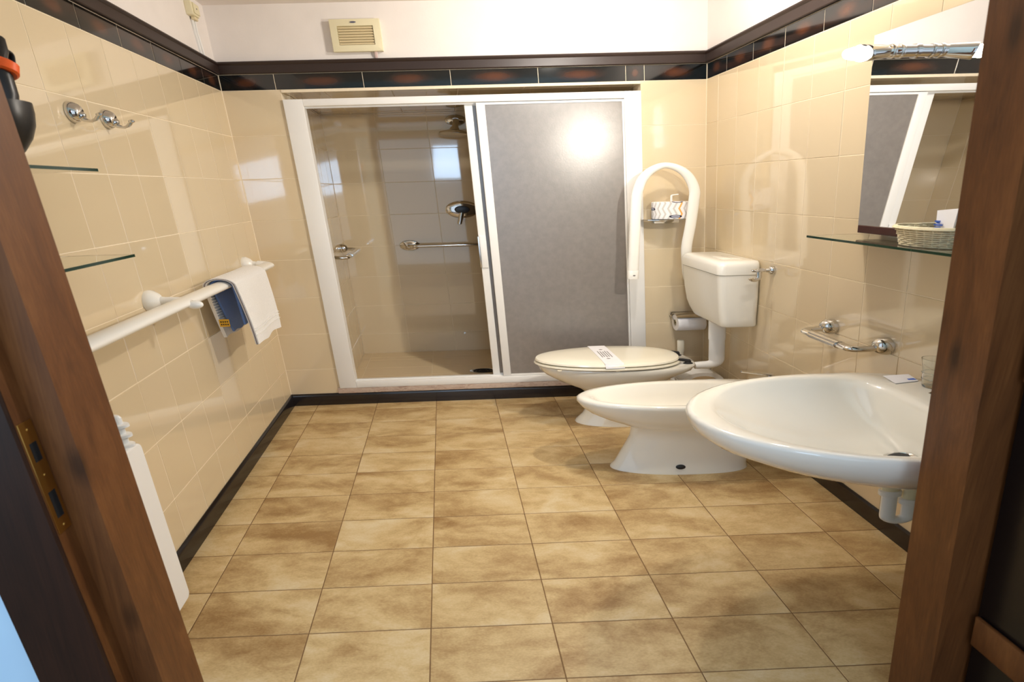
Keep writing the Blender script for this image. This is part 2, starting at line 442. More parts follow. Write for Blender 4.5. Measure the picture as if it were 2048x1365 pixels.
for wall, axis, face, sign in ((wl, 'x', 0.0, 1), (wr, 'x', W, -1)):
    for (v0, v1) in zip(ROWS[1:], ROWS[:-1]):
        for (u0, u1) in cuts(-2.21, 0.0, SIDE_J): tile(wall, 'tile', axis, face, u0, u1, v0, v1, M['tile'], sign)
    for (u0, u1) in cuts(-2.21, 0.0, BORDER_J): tile(wall, 'border_tile', axis, face, u0, u1, ZB, ZM, M['border'], sign)
for (v0, v1) in zip(ROWS[1:], ROWS[:-1]):
    tile(wb, 'tile', 'y', 0.0, 0.0, OX0, v0, v1, M['tile'], -1)
    tile(wb, 'tile', 'y', 0.0, OX1, W, v0, v1, M['tile'], -1)
for (u0, u1) in cuts(0.0, W, [0.1555, 0.407, 0.6575, 0.9095, 1.163, 1.217]):
    tile(wb, 'border_tile', 'y', 0.0, u0, u1, ZB, ZM, M['border'], -1)
# white grout bead under the border over the niche
struct(MB().box(OX0, OX1, -0.003, 0.004, OZ1, ZB).build('trim_4', M['grout'], smooth=0))

# moulding above the border and skirting at the floor
def moulding(name, pts_fn, m):
    return struct(pts_fn().build(name, m, smooth=30))
def side_profile(x, s, prof):
    r = [[(x + s * d * 0.5, y, z) for d, z in prof] for y in (-2.21, 0.0)]
    return MB().rings(r)
def back_profile(x0, x1, prof):
    r = [[(x, -d, z) for d, z in prof] for x in (x0, x1)]
    return MB().rings(r)
MP = [(0, ZM), (0.016, ZM), (0.019, ZM + 0.004), (0.017, ZM + 0.044), (0.021, ZM + 0.047), (0.024, ZM + 0.054), (0.021, ZM + 0.061), (0.006, ZT), (0, ZT)]
moulding('trim_1', lambda: side_profile(0, 1, MP), M['moulding'])
moulding('trim_2', lambda: back_profile(0, W, MP), M['moulding'])
moulding('trim_3', lambda: side_profile(W, -1, MP), M['moulding'])
SP = [(0, 0), (0.013, 0), (0.013, 0.062), (0.011, 0.072), (0.004, 0.080), (0, 0.080)]
moulding('baseboard_left', lambda: side_profile(0, 1, SP), M['skirting'])
moulding('baseboard_back', lambda: back_profile(0, W, SP), M['skirting'])
moulding('baseboard_right', lambda: side_profile(W, -1, SP), M['skirting'])

for n_, x_, s_ in (('trim_6', 0.0, 1), ('trim_7', W, -1)):
    struct(MB().rings([[(x_ - s_ * 0.002, 0.002, z), (x_ + s_ * 0.0018, 0.002, z), (x_ + s_ * 0.0014, -0.0018, z), (x_ - s_ * 0.002, -0.0035, z)] for z in (0.079, ZM)]).build(n_, M['grout'], smooth=0))

# ------------------------------------------------------------------ shower niche
NX0, NX1, ND, NZ0 = 0.177, 1.21, 0.93, 0.06
nb = struct(MB().box(NX0 - 0.03, NX1 + 0.03, ND + 0.0012, ND + 0.05, 0.0, 2.0).build('wall_shower_back', M['grout'], smooth=0))
nl = struct(MB().box(NX0 - 0.03, NX0 - 0.001, 0.12, ND, 0.0, 2.0).build('wall_shower_left', M['grout'], smooth=0))
nr = struct(MB().box(NX1 + 0.001, NX1 + 0.03, 0.12, ND, 0.0, 2.0).build('wall_shower_right', M['grout'], smooth=0))
nc = struct(MB().box(NX0, NX1, 0.12, ND, OZ1 + 0.0018, 2.0).build('ceiling_shower', M['grout'], smooth=0))
nf = struct(MB().box(NX0, NX1, 0.12, ND, 0.0, NZ0 - 0.0015).build('floor_shower', M['grout'], smooth=0))
NR = [0.2275 + 0.2425 * k for k in range(8)]
for (v0, v1) in cuts(NZ0, OZ1, NR):
    for (u0, u1) in cuts(NX0, NX1, [0.375 + 0.193 * k for k in range(5)]): tile(nb, 'tile', 'y', ND, u0, u1, v0, v1, M['tile'], -1)
    for (u0, u1) in cuts(0.12, ND, [ND - 0.155 - 0.1937 * k for k in range(5)]):
        tile(nl, 'tile', 'x', NX0, u0, u1, v0, v1, M['tile'], 1); tile(nr, 'tile', 'x', NX1, u0, u1, v0, v1, M['tile'], -1)
for (u0, u1) in cuts(NX0, NX1, [0.212, 0.47, 0.73, 0.99]):
    for (v0, v1) in cuts(0.12, ND, [0.365, 0.54, 0.73, 0.80]):
        tile(nf, 'tile', 'z', NZ0, u0, u1, v0, v1, M['tray_tile'], 1)
for (u0, u1) in cuts(NX0, NX1, [0.29, 0.483, 0.676, 0.869, 1.062]):
    for (v0, v1) in cuts(0.0, ND, [0.06, 0.25, 0.49, 0.73]):
        tile(nc, 'tile', 'z', OZ1, u0, u1, v0, v1, M['tile'], -1)
struct(MB().rbox(OX0 - 0.008, OX1 + 0.004, -0.012, 0.14, 0.079, 0.1165, 0.004, 'x').build('trim_5', M['marble']))

se = thing('shower_enclosure', 'white framed shower enclosure with two sliding doors pushed to the right, open at left', 'shower', (0.68, 0.02, 0.117))
fx0, fx1, fz0, fz1 = 0.1685, 1.2045, 0.117, 1.899
fb = MB()
fb.rbox(fx0, 0.2255, -0.014, 0.055, fz0, fz1, 0.003, 'z', 2); fb.build('side_post', M['white_metal'], se)
fb = MB(); fb.rbox(1.1545, fx1, -0.014, 0.055, fz0, fz1, 0.003, 'z', 2); fb.build('side_post', M['white_metal'], se)
fb = MB(); fb.rbox(0.2255, 1.1545, -0.014, 0.055, 1.861, fz1, 0.003, 'x', 2)
fb.box(0.2255, 1.1545, 0.016, 0.020, 1.852, 1.861); fb.build('top_rail', M['white_metal'], se)
fb = MB(); fb.rbox(0.2255, 1.1545, -0.014, 0.055, fz0, 0.160, 0.003, 'x', 2)
fb.box(0.2255, 1.1545, 0.014, 0.020, 0.160, 0.166); fb.build('bottom_rail', M['white_metal'], se)
def panel(x0, x1, y0, y1, stile_l, stile_r):
    z0, z1 = 0.163, 1.858
    d = MB().rbox(x0, x0 + stile_l, y0, y1, z0, z1, 0.002, 'z', 2)
    d.rbox(x1 - stile_r, x1, y0, y1, z0, z1, 0.002, 'z', 2)
    d.box(x0 + stile_l, x1 - stile_r, y0 + 0.002, y1 - 0.002, z1 - 0.012, z1).box(x0 + stile_l, x1 - stile_r, y0 + 0.002, y1 - 0.002, z0, z0 + 0.012)
    o = d.build('sliding_door', M['white_metal'], se)
    MB().box(x0 + stile_l, x1 - stile_r, (y0 + y1) / 2 - 0.002, (y0 + y1) / 2 + 0.002, z0 + 0.012, z1 - 0.012).build('frosted_pane', M['frosted'], o, smooth=0)
    return o
pf = panel(0.7215, 1.1545, -0.006, 0.012, 0.0255, 0.006)
pr = panel(0.688, 1.1500, 0.022, 0.040, 0.0235, 0.0235)
MB().rbox(0.6845, 0.690, 0.010, 0.030, 0.895, 1.09, 0.002, 'z', 2).build('handle', M['brushed'], pr)
MB().rbox(0.690, 0.711, 0.0135, 0.022, 0.893, 1.092, 0.002, 'z', 2).build('handle_plate', M['white_metal'], pr)

def flange(b, c, axis, r, h=0.014):
    b.lathe([(r, 0), (r, h * 0.35), (r * 0.9, h * 0.75), (r * 0.55, h), (r * 0.34, h * 1.5)], c, axis, n=32)
def bow_handle(name, label, cat, y0, y1, z, xw, sgn, reach, group=None):
    """chrome U grip on a side wall at xw"""
    t = thing(name, label, cat, (xw, (y0 + y1) / 2, z), group)
    for y in (y0, y1):
        q = MB(); q.lathe([(0.033, 0), (0.034, 0.006), (0.031, 0.016), (0.024, 0.023), (0.012, 0.027)], (xw, y, z), (sgn, 0, 0), n=32); q.build('rosette', M['chrome'], t)
    P = bend([(xw + sgn * 0.01, y0, z - 0.006), (xw + sgn * reach, y0, z - 0.012), (xw + sgn * reach, y1, z - 0.012), (xw + sgn * 0.01, y1, z - 0.006)], 0.03, 7)
    MB().tube(P, 0.0120, 14).build('bar', M['chrome'], t)
    ym = (y0 + y1) / 2; hl = abs(y1 - y0) * 0.27
    g = MB(); 
    g.rings([[(xw + sgn * (reach + 0.002) + 0.0118 * math.cos(a) * (1 + 0.12 * (k % 2)), y, z - 0.012 + 0.0132 * math.sin(a) * (1 + 0.12 * (k % 2))) for k, a in enumerate([2 * math.pi * i / 24 for i in range(24)])] for y in (ym - hl, ym + hl)])
    g.build('ribbed_grip', M['brushed'], t)
    return t
bow_handle('soap_rail', 'chrome U shaped grip in the left rear corner of the shower', 'rail', 0.770, 0.24, 0.965, NX0, 1, 0.066)

t = thing('grab_bar', 'straight chrome grab bar across the rear wall inside the shower', 'rail', (0.64, ND, 0.954))
for x in (0.437, 0.86):
    q = MB(); flange(q, (x, ND, 0.954), (0, -1, 0), 0.041, 0.014); q.build('rosette', M['chrome'], t)
MB().tube(bend([(0.437, ND - 0.008, 0.954), (0.448, ND - 0.060, 0.952), (0.849, ND - 0.060, 0.952), (0.86, ND - 0.008, 0.954)], 0.028, 6), 0.0125, 14).build('bar', M['chrome'], t)

t = thing('shower_mixer', 'round chrome shower mixer with downward lever on the rear shower wall', 'tap', (0.662, ND, 1.222))
q = MB(); q.lathe([(0.066, 0), (0.066, 0.004), (0.058, 0.012), (0.040, 0.018)], (0.662, ND, 1.222), (0, -1, 0), n=40); q.build('plate', M['chrome'], t)
q = MB(); q.lathe([(0.030, 0.012), (0.030, 0.045), (0.026, 0.055), (0.010, 0.058)], (0.662, ND, 1.222), (0, -1, 0), n=30); q.build('body', M['black'], t)
q = MB(); q.tube([(0.660, ND - 0.045, 1.205), (0.652, ND - 0.056, 1.15), (0.645, ND - 0.062, 1.112)], [0.010, 0.009, 0.008], 12); q.build('lever', M['chrome'], t)

t = thing('overhead_shower', 'small chrome shower head on a bent arm high on the rear shower wall', 'shower head', (0.672, ND, 1.87))
q = MB(); flange(q, (0.675, ND, 1.875), (0, -1, 0), 0.040, 0.018); q.build('rosette', M['chrome'], t)
q = MB(); q.tube(bend([(0.675, ND - 0.005, 1.875), (0.677, ND - 0.07, 1.868), (0.668, ND - 0.12, 1.80)], 0.03, 6), 0.012, 14); q.build('arm', M['chrome'], t)
q = MB(); q.lathe([(0.014, 0.0), (0.018, 0.012), (0.020, 0.022), (0.050, 0.040), (0.056, 0.046), (0.056, 0.056), (0.048, 0.060)], (0.668, ND - 0.115, 1.815), (-0.13, -0.3, -1), n=34); q.build('rose', M['chrome'], t)

t = thing('shower_drain', 'round chrome drain grate in the tiled shower floor', 'drain', (0.664, 0.390, NZ0))
q = MB(); q.lathe([(0.052, 0), (0.052, 0.003), (0.046, 0.004), (0.045, 0.002)], (0.664, 0.390, NZ0), n=36, cap1=True); q.build('ring', M['chrome'], t)
q = MB()
for k in range(3):
    r = 0.012 + 0.012 * k
    q.tube([(0.664 + r * math.cos(a), 0.390 + r * math.sin(a), NZ0 + 0.004) for a in [2 * math.pi * i / 24 for i in range(24)]], 0.0035, 6, closed=True)
q.build('grate', M['rubber'], t)

# ------------------------------------------------------------------ door wall and door frame
JX0, JX1 = 0.1995, 1.1195                # clear opening
b = MB()
b.box(-0.05, 0.155, -2.36, -2.21, -0.06, ZC).box(1.200, W + 0.05, -2.36, -2.21, -0.06, ZC).box(0.155, 1.200, -2.36, -2.21, 2.08, ZC)
b.box(-0.9, -0.05, -2.36, -2.21, -0.06, ZC).box(W + 0.05, 2.2, -2.36, -2.21, -0.06, ZC)
struct(b.build('wall_front', M['outer_plaster'], smooth=0))
d1 = struct(bpy.data.objects.new('door_1', None)); C.objects.link(d1); d1.location = place((JX0, -2.28, 0)); d1['o'] = tuple(d1.location)
def prism(poly, z0, z1):
    return MB().rings([[(x, y, z) for x, y in poly] for z in (z0, z1)])
prism([(0.150, -2.205), (JX0, -2.205), (JX0, -2.332), (0.168, -2.334), (0.168, -2.374), (0.090, -2.374), (0.090, -2.361), (0.150, -2.361)], -0.005, 2.085).build('jamb', M['wood'], d1, smooth=0)
prism([(1.200, -2.205), (JX1, -2.205), (JX1, -2.313), (1.149, -2.316), (1.200, -2.320)], -0.005, 2.085).build('jamb', M['wood'], d1, smooth=0)
MB().box(0.150, 1.200, -2.361, -2.205, 2.03, 2.085).build('head', M['wood'], d1, smooth=0)
prism([(0.0895, -2.382), (0.1665, -2.382), (0.1675, -2.376), (0.1675, -2.3745), (0.0895, -2.3745)], 0.0, 2.085).build('casing', M['dark_wood'], d1, smooth=0)
sp_ = MB().rbox(0.1675, 0.1690, -2.372, -2.338, 0.742, 0.982, 0.0006, 'z', 2).build('strike_plate', M['brass'], d1)
for z0, z1 in ((0.899, 0.938), (0.774, 0.832)):
    MB().box(0.1688, 0.1693, -2.363, -2.346, z0, z1).build('bolt_hole', M['slot'], sp_, smooth=0)
for z0 in (0.965, 0.868, 0.755):
    MB().lathe([(0.0035, 0), (0.003, 0.0008), (0.001, 0.001)], (0.1690, -2.354, z0), (1, 0, 0), n=12).build('screw', M['brass'], sp_)
lf = MB().box(1.156, 1.194, -3.08, -2.326, 0.01, 2.02).build('door_leaf', M['door_panel'], d1, smooth=0)
for z0, z1 in ((0.312, 0.395), (0.98, 1.08)):
    MB().rbox(1.150, 1.156, -3.08, -2.330, z0, z1, 0.003, 'y', 3).build('door_rail', M['wood'], lf)
MB().rbox(1.151, 1.156, -3.08, -2.98, 0.01, 2.02, 0.003, 'z', 3).build('door_stile', M['wood'], lf)

# ------------------------------------------------------------------ left wall
t = thing('support_rail', 'white tubular support rail running along the left wall', 'rail', (0.0, -1.0, 0.99))
RX, RZ, RR = 0.068, 0.990, 0.0195
for y in (-1.281, -0.270, -2.03):
    q = MB(); q.lathe([(0.042, 0), (0.043, 0.004), (0.041, 0.010), (0.030, 0.020), (0.017, 0.026), (0.0145, 0.034), (0.0145, 0.045)], (0, y, 0.998), (1, 0, 0), n=30); q.build('rosette', M['white_rail'], t)
    if y < -0.5:
        q = MB(); q.tube(bend([(0.036, y, 0.998), (RX - 0.008, y - 0.002, 0.997), (RX + 0.021, y - 0.02, 0.985)], 0.02, 5), [0.0145] + [0.0145] * 5 + [0.0135] + [0.0125], 14)
        q.sphere((RX + 0.024, y - 0.022, 0.983), 0.0165, 16, 10); q.build('bracket_arm', M['white_rail'], t)
MB().tube(bend([(0.036, -0.270, 0.998), (RX, -0.270, RZ), (RX, -2.10, RZ)], 0.034, 8), RR, 20).build('tube', M['white_rail'], t)

def sheet(path, y0, y1, thick, ny=16, wave=0.0, skew=0.0, flare=0.0, pivot=0.4, skew_b=None, pivot_b=1.0):
    """cloth hung along a path in the x z plane, extruded in y"""
    P = [Vector((p[0], p[1])) for p in path]; N = len(P); nor = []
    for i in range(N):
        d = (P[min(i + 1, N - 1)] - P[max(i - 1, 0)]).normalized(); nor.append(Vector((-d.y, d.x)))
    b = MB(); V = []; h = thick / 2
    for s in (1, -1):
        for i in range(N):
            tt = i / (N - 1)
            for j in range(ny + 1):
                u = j / ny; y = y0 + (y1 - y0) * u
                off = math.sin(u * 7.0 + 1.3 * s * 0) * wave * abs(tt - 0.5) * 2
                p = P[i] + nor[i] * (h * s + off)
                yy = y + (skew_b * (P[i].y - RZ) * (u - pivot_b) if skew_b is not None and P[i].x < RX - 0.015 and P[i].y < RZ else skew * (P[i].y - RZ) * (u - pivot)) + flare * math.sin(u * 9) * abs(tt - 0.5)
                zz = p.y + (0.004 * math.sin(u * 11) if i in (0, N - 1) else 0)
                V.append((p.x, yy, zz))
    b.v = V; w_ = ny + 1; o = N * w_
    for i in range(N - 1):
        for j in range(ny):
            a = i * w_ + j
            b.f += [(a, a + 1, a + w_ + 1, a + w_), (o + a, o + a + w_, o + a + w_ + 1, o + a + 1)]
    for i in range(N - 1):
        for j in (0, ny):
            a = i * w_ + j; b.f.append((a, a + w_, o + a + w_, o + a))
    for j in range(ny):
        for i in (0, N - 1):
            a = i * w_ + j; b.f.append((a, a + 1, o + a + 1, o + a))
    b.mi = [0] * len(b.f); return b
def drape(front, back, r, zf=0.71, zb=0.73, n=9):
    out = []
    for i in range(n): 
        tt = 1 - i / n; out.append((RX - r - back * math.sin(tt * 1.5), zb + (RZ - zb) * i / n))
    for i in range(13):
        a = math.pi - math.pi * i / 12; out.append((RX + r * math.cos(a), RZ + r * math.sin(a)))
    for i in range(1, n + 3):
        tt = i / (n + 2); out.append((RX + r + front * math.sin(tt * 1.5), RZ + (zf - RZ) * tt))
    return out
TR, TF = 0.0335, 0.014
t = thing('hand_towel', 'white terry hand towel folded over the white support rail', 'towel', (RX, -0.76, RZ))
sheet(drape(TF, 0.008, TR, zf=0.706, zb=0.722), -0.950, -0.545, 0.008, wave=0.003, skew=0.25, skew_b=0.42).build('cloth', M['towel'], t)
q = MB()
for k, zz in enumerate((0.785, 0.772, 0.752)):
    y0, y1 = -0.945, -0.54
    tt = (RZ - zz) / (RZ - 0.706); x = RX + TR + TF * math.sin(tt * 1.5) + 0.0042
    q.tube([(x + math.sin((i / 12) * 7) * 0.003 * abs(tt * .45) * 2, y0 + 0.25 * (zz - RZ) * (i / 12 - 0.4) + (y1 - y0) * i / 12, zz) for i in range(13)], 0.0022, 6)
q.build('woven_border', M['towel'], t)
pth = drape(TF, 0.008, TR, zf=0.706, zb=0.722)[9:]
MB().tube([(p[0], -0.9515 + 0.25 * (p[1] - RZ) * (-0.4), p[1]) for p in pth], 0.0018, 6).build('stitched_edge', M['stitch'], t)
q = MB()
for k in range(11):
    z = 0.960 - 0.014 * k; y0 = -0.947 + 0.42 * (RZ - z); xx = RX - TR - 0.008 * math.sin((RZ - z) / 0.268 * 1.5) + 0.0042
    q.tube([(xx, y0, z), (xx, y0 + 0.05, z - 0.002)], 0.0030, 6)
q.build('ribs', M['towel'], t)
tg = MB().rbox(0.030, 0.054, -0.880, -0.8785, 0.786, 0.822, 0.0006, 'y', 2).build('care_tag', M['yellow'], t); tg['label'] = 'yellow printed tag'
q = MB()
for i in range(4):
    for k in range(2): q.box(0.033 + 0.005 * i, 0.0362 + 0.005 * i, -0.8804, -0.880, 0.793 + 0.013 * k, 0.800 + 0.013 * k)
q.build('print', M['tag_ink'], tg, smooth=0)
t = thing('blue_towel', 'blue terry towel hung over the rail inside the white hand towel', 'towel', (RX, -0.74, RZ))
sheet(drape(0.002, 0.002, 0.0245, zf=0.80, zb=0.742), -0.925, -0.60, 0.0050, wave=0.0, skew=0.25, skew_b=0.50).build('cloth', M['blue_towel'], t)

def coat_hook(y, label):
    t = thing('robe_hook', label, 'hook', (0, y, 1.657), 'chrome hooks on the left wall')
    q = MB(); q.lathe([(0.033, 0), (0.034, 0.003), (0.031, 0.008), (0.024, 0.014), (0.014, 0.017)], (0, y, 1.660), (1, 0, 0), n=30); q.build('rosette', M['chrome'], t)
    q = MB(); q.lathe([(0.017, 0.008), (0.014, 0.017), (0.008, 0.021), (0.003, 0.022)], (0, y, 1.650), (1, 0, -0.15), n=24); q.build('boss', M['chrome'], t)
    q = MB(); q.tube([(0.010, y, 1.644), (0.020, y, 1.634), (0.029, y, 1.631), (0.038, y, 1.637), (0.044, y, 1.649)], [0.008, 0.006, 0.005, 0.0045, 0.0045], 12)
    q.sphere((0.0448, y, 1.651), 0.0062, 12, 8); q.build('prong', M['chrome'], t)
coat_hook(-1.397, 'chrome coat hook on the left wall, the one nearer the door')
coat_hook(-1.212, 'chrome coat hook on the left wall, the one nearer the shower')

def glass_shelf(x0, x1, y0, y1, z, label, name='glass_shelf', th=0.008, clips=()):
    t = thing(name, label, 'shelf', ((x0 + x1) / 2, (y0 + y1) / 2, z))
    b = MB(); e = 0.0012
    b.box(x0, x1, y0, y1, z - th, z); b.build('pane', M['glass'], t, smooth=0)
    q = MB()
    xf = x1 if x0 < 0.5 else x0
    s_ = 1 if x0 < 0.5 else -1
    q.box(min(xf, xf + s_ * e), max(xf, xf + s_ * e), y0, y1, z - th, z)
    q.box(x0, x1, y1, y1 + e, z - th, z); q.build('green_edge', M['glass_edge'], t, smooth=0)
    for y in clips:
        xw = x0 if x0 < 0.5 else x1
        MB().rbox(xw - 0.012, xw + 0.012, y - 0.008, y + 0.008, z - th - 0.006, z + 0.006, 0.002, 'y', 2).build('clip', M['chrome'], t)
    return t
glass_shelf(0.001, 0.115, -2.10, -1.725, 1.4655, 'upper clear glass shelf on the left wall under the black cup', clips=(-1.99,))
glass_shelf(0.001, 0.115, -2.10, -1.672, 1.2205, 'lower clear glass shelf on the left wall above the support rail', clips=(-1.95,))

# black cup with hair dryer on the upper shelf
cx, cy, cz = 0.070, -1.938, 1.4660
def ell(cx, cy, z, rx, ry, n=32, sq=2.0):
    out = []
    for i in range(n):
        a = 2 * math.pi * i / n; c = math.cos(a); s_ = math.sin(a)
        out.append((cx + rx * math.copysign(abs(c) ** (2 / sq), c), cy + ry * math.copysign(abs(s_) ** (2 / sq), s_), z))
    return out
t = thing('hair_dryer_cup', 'tapered black cup standing on the upper glass shelf by the door frame', 'cup', (cx, cy, cz))
prof = [(0.022, 0.0), (0.028, 0.012), (0.048, 0.035), (0.066, 0.062), (0.078, 0.092), (0.083, 0.120), (0.084, 0.142)]
q = MB(); q.rings([ell(cx, cy, cz + h, r * 0.62, r) for r, h in prof] + [ell(cx, cy, cz + h, r * 0.62 - 0.002, r - 0.003) for r, h in reversed(prof[1:])]); q.build('bowl', M['black'], t)
t = thing('hair_dryer', 'black hair dryer with orange collar and hanging loop standing in the black cup', 'hair dryer', (cx, cy, cz + 0.02))
q = MB(); q.tube([(cx, cy + 0.01, cz + 0.022), (cx, cy + 0.014, cz + 0.08), (cx, cy + 0.026, cz + 0.16), (cx, cy + 0.034, cz + 0.212)], [0.012, 0.026, 0.036, 0.034], 20); q.build('barrel', M['black'], t)
q = MB(); q.lathe([(0.038, 0), (0.041, 0.004), (0.041, 0.024), (0.036, 0.030)], (cx, cy + 0.036, cz + 0.208), (0.0, 0.42, 1), n=24); q.build('collar', M['orange'], t)
q = MB(); q.tube([(cx, cy + 0.056, cz + 0.236), (cx, cy + 0.074, cz + 0.268), (cx, cy + 0.088, cz + 0.296), (cx, cy + 0.094, cz + 0.304)], [0.024, 0.025, 0.021, 0.010], 18); q.build('handle', M['black'], t)
q = MB(); q.tube(bend([(cx, cy + 0.096, cz + 0.288), (cx, cy + 0.150, cz + 0.276), (cx, cy + 0.140, cz + 0.240), (cx, cy + 0.080, cz + 0.246)], 0.010, 4), 0.0055, 10); q.build('hanging_loop', M['black'], t)

# radiator by the door
t = thing('radiator', 'white flat panel radiator on the left wall beside the door', 'radiator', (0.04, -1.96, 0.08))
q = MB(); q.rbox(0.064, 0.079, -2.12, -1.80, 0.078, 0.662, 0.022, 'x', 5, 0.004); q.build('panel', M['white_metal'], t)
q = MB(); q.rbox(0.012, 0.064, -2.11, -1.83, 0.10, 0.64, 0.010, 'z', 3); q.build('convector', M['white_metal'], t)
for z_ in (0.14, 0.55): MB().rbox(0.001, 0.014, -2.06, -2.03, z_, z_ + 0.05, 0.003, 'x', 2).build('wall_bracket', M['white_metal'], t)
q = MB(); q.lathe([(0.011, 0), (0.011, 0.02)], (0.0605, -1.832, 0.650), n=16)
for k in range(3): q.lathe([(0.013, 0.020 + k * 0.032), (0.020, 0.022 + k * 0.032), (0.020, 0.030 + k * 0.032), (0.013, 0.032 + k * 0.032)], (0.0605, -1.832, 0.640), n=20)
q.lathe([(0.012, 0.02), (0.012, 0.115), (0.009, 0.122)], (0.0605, -1.832, 0.640), n=16); q.build('valve', M['white_plastic'], t)

# junction box with two cables
t = thing('junction_box', 'small cream junction box high in the left rear corner under the ceiling', 'junction box', (0.0, -0.19, 2.31))
MB().rbox(0.0, 0.017, -0.245, -0.165, 2.272, 2.335, 0.004, 'x', 3).build('box', M['ivory'], t)
MB().rbox(0.017, 0.0195, -0.225, -0.160, 2.283, 2.332, 0.003, 'x', 3).build('cover', M['ivory'], t)
MB().lathe([(0.004, 0), (0.003, 0.001)], (0.0195, -0.195, 2.308), (1, 0, 0), n=10).build('screw', M['ink'], t)
MB().rbox(0.004, 0.014, -0.215, -0.175, 2.256, 2.272, 0.003, 'x', 2).build('terminal', M['ivory_dark'], t)
for y, o in ((-0.205, 0.012), (-0.182, 0.02)):
    MB().tube([(0.004, y, 2.262), (0.003, y + o * 0.3, 2.20), (0.003, y + o, 2.15), (0.003, y + o * 1.4, ZT + 0.001)], 0.0035, 8).build('cable', M['white_plastic'], t)

# ------------------------------------------------------------------ back wall
t = thing('extractor_fan', 'square cream extractor fan with louvred front high on the rear wall', 'fan', (0.409, 0, 2.21))
X0, X1, Z0, Z1 = 0.3385, 0.4800, 2.128, 2.296
fr = MB()
def rect(x0, x1, z0, z1, y): return [(x0, y, z0), (x1, y, z0), (x1, y, z1), (x0, y, z1)]
fr.rings([rect(X0 + 0.006, X1 - 0.002, Z0 + 0.008, Z1 - 0.004, 0), rect(X0 + 0.001, X1 - 0.001, Z0 + 0.002, Z1 - 0.002, -0.030), rect(X0 + 0.002, X1 - 0.002, Z0 + 0.004, Z1 - 0.004, -0.037),
          rect(X0 + 0.018, X1 - 0.018, Z0 + 0.030, Z1 - 0.034, -0.044), rect(X0 + 0.021, X1 - 0.021, Z0 + 0.034, Z1 - 0.039, -0.044), rect(X0 + 0.022, X1 - 0.022, Z0 + 0.035, Z1 - 0.040, -0.028)])
fr.build('housing', M['ivory'], t, smooth=20)
zl0, zl1 = Z0 + 0.035, Z1 - 0.040
for k in range(7):
    h = (zl1 - zl0) / 7; z = zl0 + h * k
    MB().rings([[(x, -0.030, z + 0.001), (x, -0.041, z + 0.0015), (x, -0.043, z + 0.004), (x, -0.036, z + h - 0.0012), (x, -0.030, z + h - 0.0012)] for x in (X0 + 0.0225, X1 - 0.0225)]).build('slat', M['ivory_dark'], t, smooth=0)
q = MB(); q.rings([ell(0.406, 0, 0, 0.0085, 0.004, 20)] * 1 + [ell(0.406, 0, 0, 0.0085, 0.004, 20)])
q.v = [(p[0], -0.0445 - (0.0012 if i >= 20 else 0), 2.2745 + p[1]) for i, p in enumerate(q.v)]; q.build('badge', M['badge'], t)
MB().tube([(0.456, -0.02, Z0 + 0.004), (0.456, -0.018, 2.118), (0.4545, -0.006, ZT + 0.002)], 0.0045, 8).build('cord', M['cord'], t)

# folding support rail beside the shower
t = thing('folding_rail', 'white folding U shaped support rail raised upright against the rear wall', 'rail', (1.26, -0.06, 0.85))
yr = -0.16
P = [(1.1405, yr, 0.833), (1.148, yr, 1.059), (1.1555, yr, 1.29), (1.162, yr, 1.346), (1.1725, yr, 1.396), (1.192, yr, 1.439), (1.2155, yr, 1.466), (1.242, yr, 1.478), (1.2735, yr, 1.465), (1.3, yr, 1.434), (1.3175, yr, 1.391), (1.328, yr, 1.337), (1.327, yr, 1.281)]
P += [(1.3185, yr + 0.006, 1.137), (1.310, yr + 0.020, 1.01), (1.314, yr + 0.036, 0.92), (1.322, yr + 0.060, 0.84), (1.334, -0.06, 0.80), (1.345, -0.012, 0.79)]
P2 = [Vector(p) for p in P]; fine = []
for i in range(len(P2) - 1):
    p0 = P2[max(i - 1, 0)]; p1 = P2[i]; p2 = P2[i + 1]; p3 = P2[min(i + 2, len(P2) - 1)]
    for k in range(4):
        s_ = k / 4; fine.append(0.5 * ((2 * p1) + (p2 - p0) * s_ + (2 * p0 - 5 * p1 + 4 * p2 - p3) * s_ * s_ + (3 * p1 - p0 - 3 * p2 + p3) * s_ ** 3))
fine.append(P2[-1])
MB().tube([tuple(p) for p in fine], 0.0165, 20).build('tube', M['white_rail'], t)
MB().lathe([(0.0170, -0.004), (0.0175, 0), (0.0175, 0.045), (0.0168, 0.047)], (1.1405, yr, 0.827), (0.008, 0, 0.235), n=20).build('end_cap', M['white_rail'], t)
MB().lathe([(0.004, 0), (0.004, 0.0008)], (1.1415, yr - 0.0178, 0.846), (0, -1, 0), n=10).build('rivet', M['ink'], t)
MB().rbox(1.335, 1.390, -0.014, 0.0, 0.74, 0.84, 0.006, 'y', 3).build('wall_plate', M['white_rail'], t)

t = thing('roll_shelf', 'small chrome shelf with wire pin on the rear wall carrying a spare toilet roll', 'shelf', (1.27, 0, 1.171))
sr = [(1.1950, -0.0165), (1.1890, -0.075), (1.1980, -0.115), (1.228, -0.136), (1.270, -0.139), (1.306, -0.126), (1.334, -0.100), (1.345, -0.06), (1.345, -0.0165)]
MB().rings([[(x, y, z) for x, y in sr] for z in (1.1660, 1.1700)]).build('plate', M['chrome'], t, smooth=0)
MB().rbox(1.235, 1.315, -0.0165, 0.0, 1.140, 1.1690, 0.003, 'y', 3).build('wall_bracket', M['chrome'], t)
MB().tube(bend([(1.2785, -0.073, 1.1700), (1.2785, -0.073, 1.309), (1.300, -0.073, 1.313)], 0.006, 3), 0.0032, 8).build('pin', M['white_plastic'], t)
t = thing('spare_toilet_roll', 'wrapped spare toilet roll with zigzag print on the small shelf', 'toilet roll', (1.2785, -0.073, 1.1705))
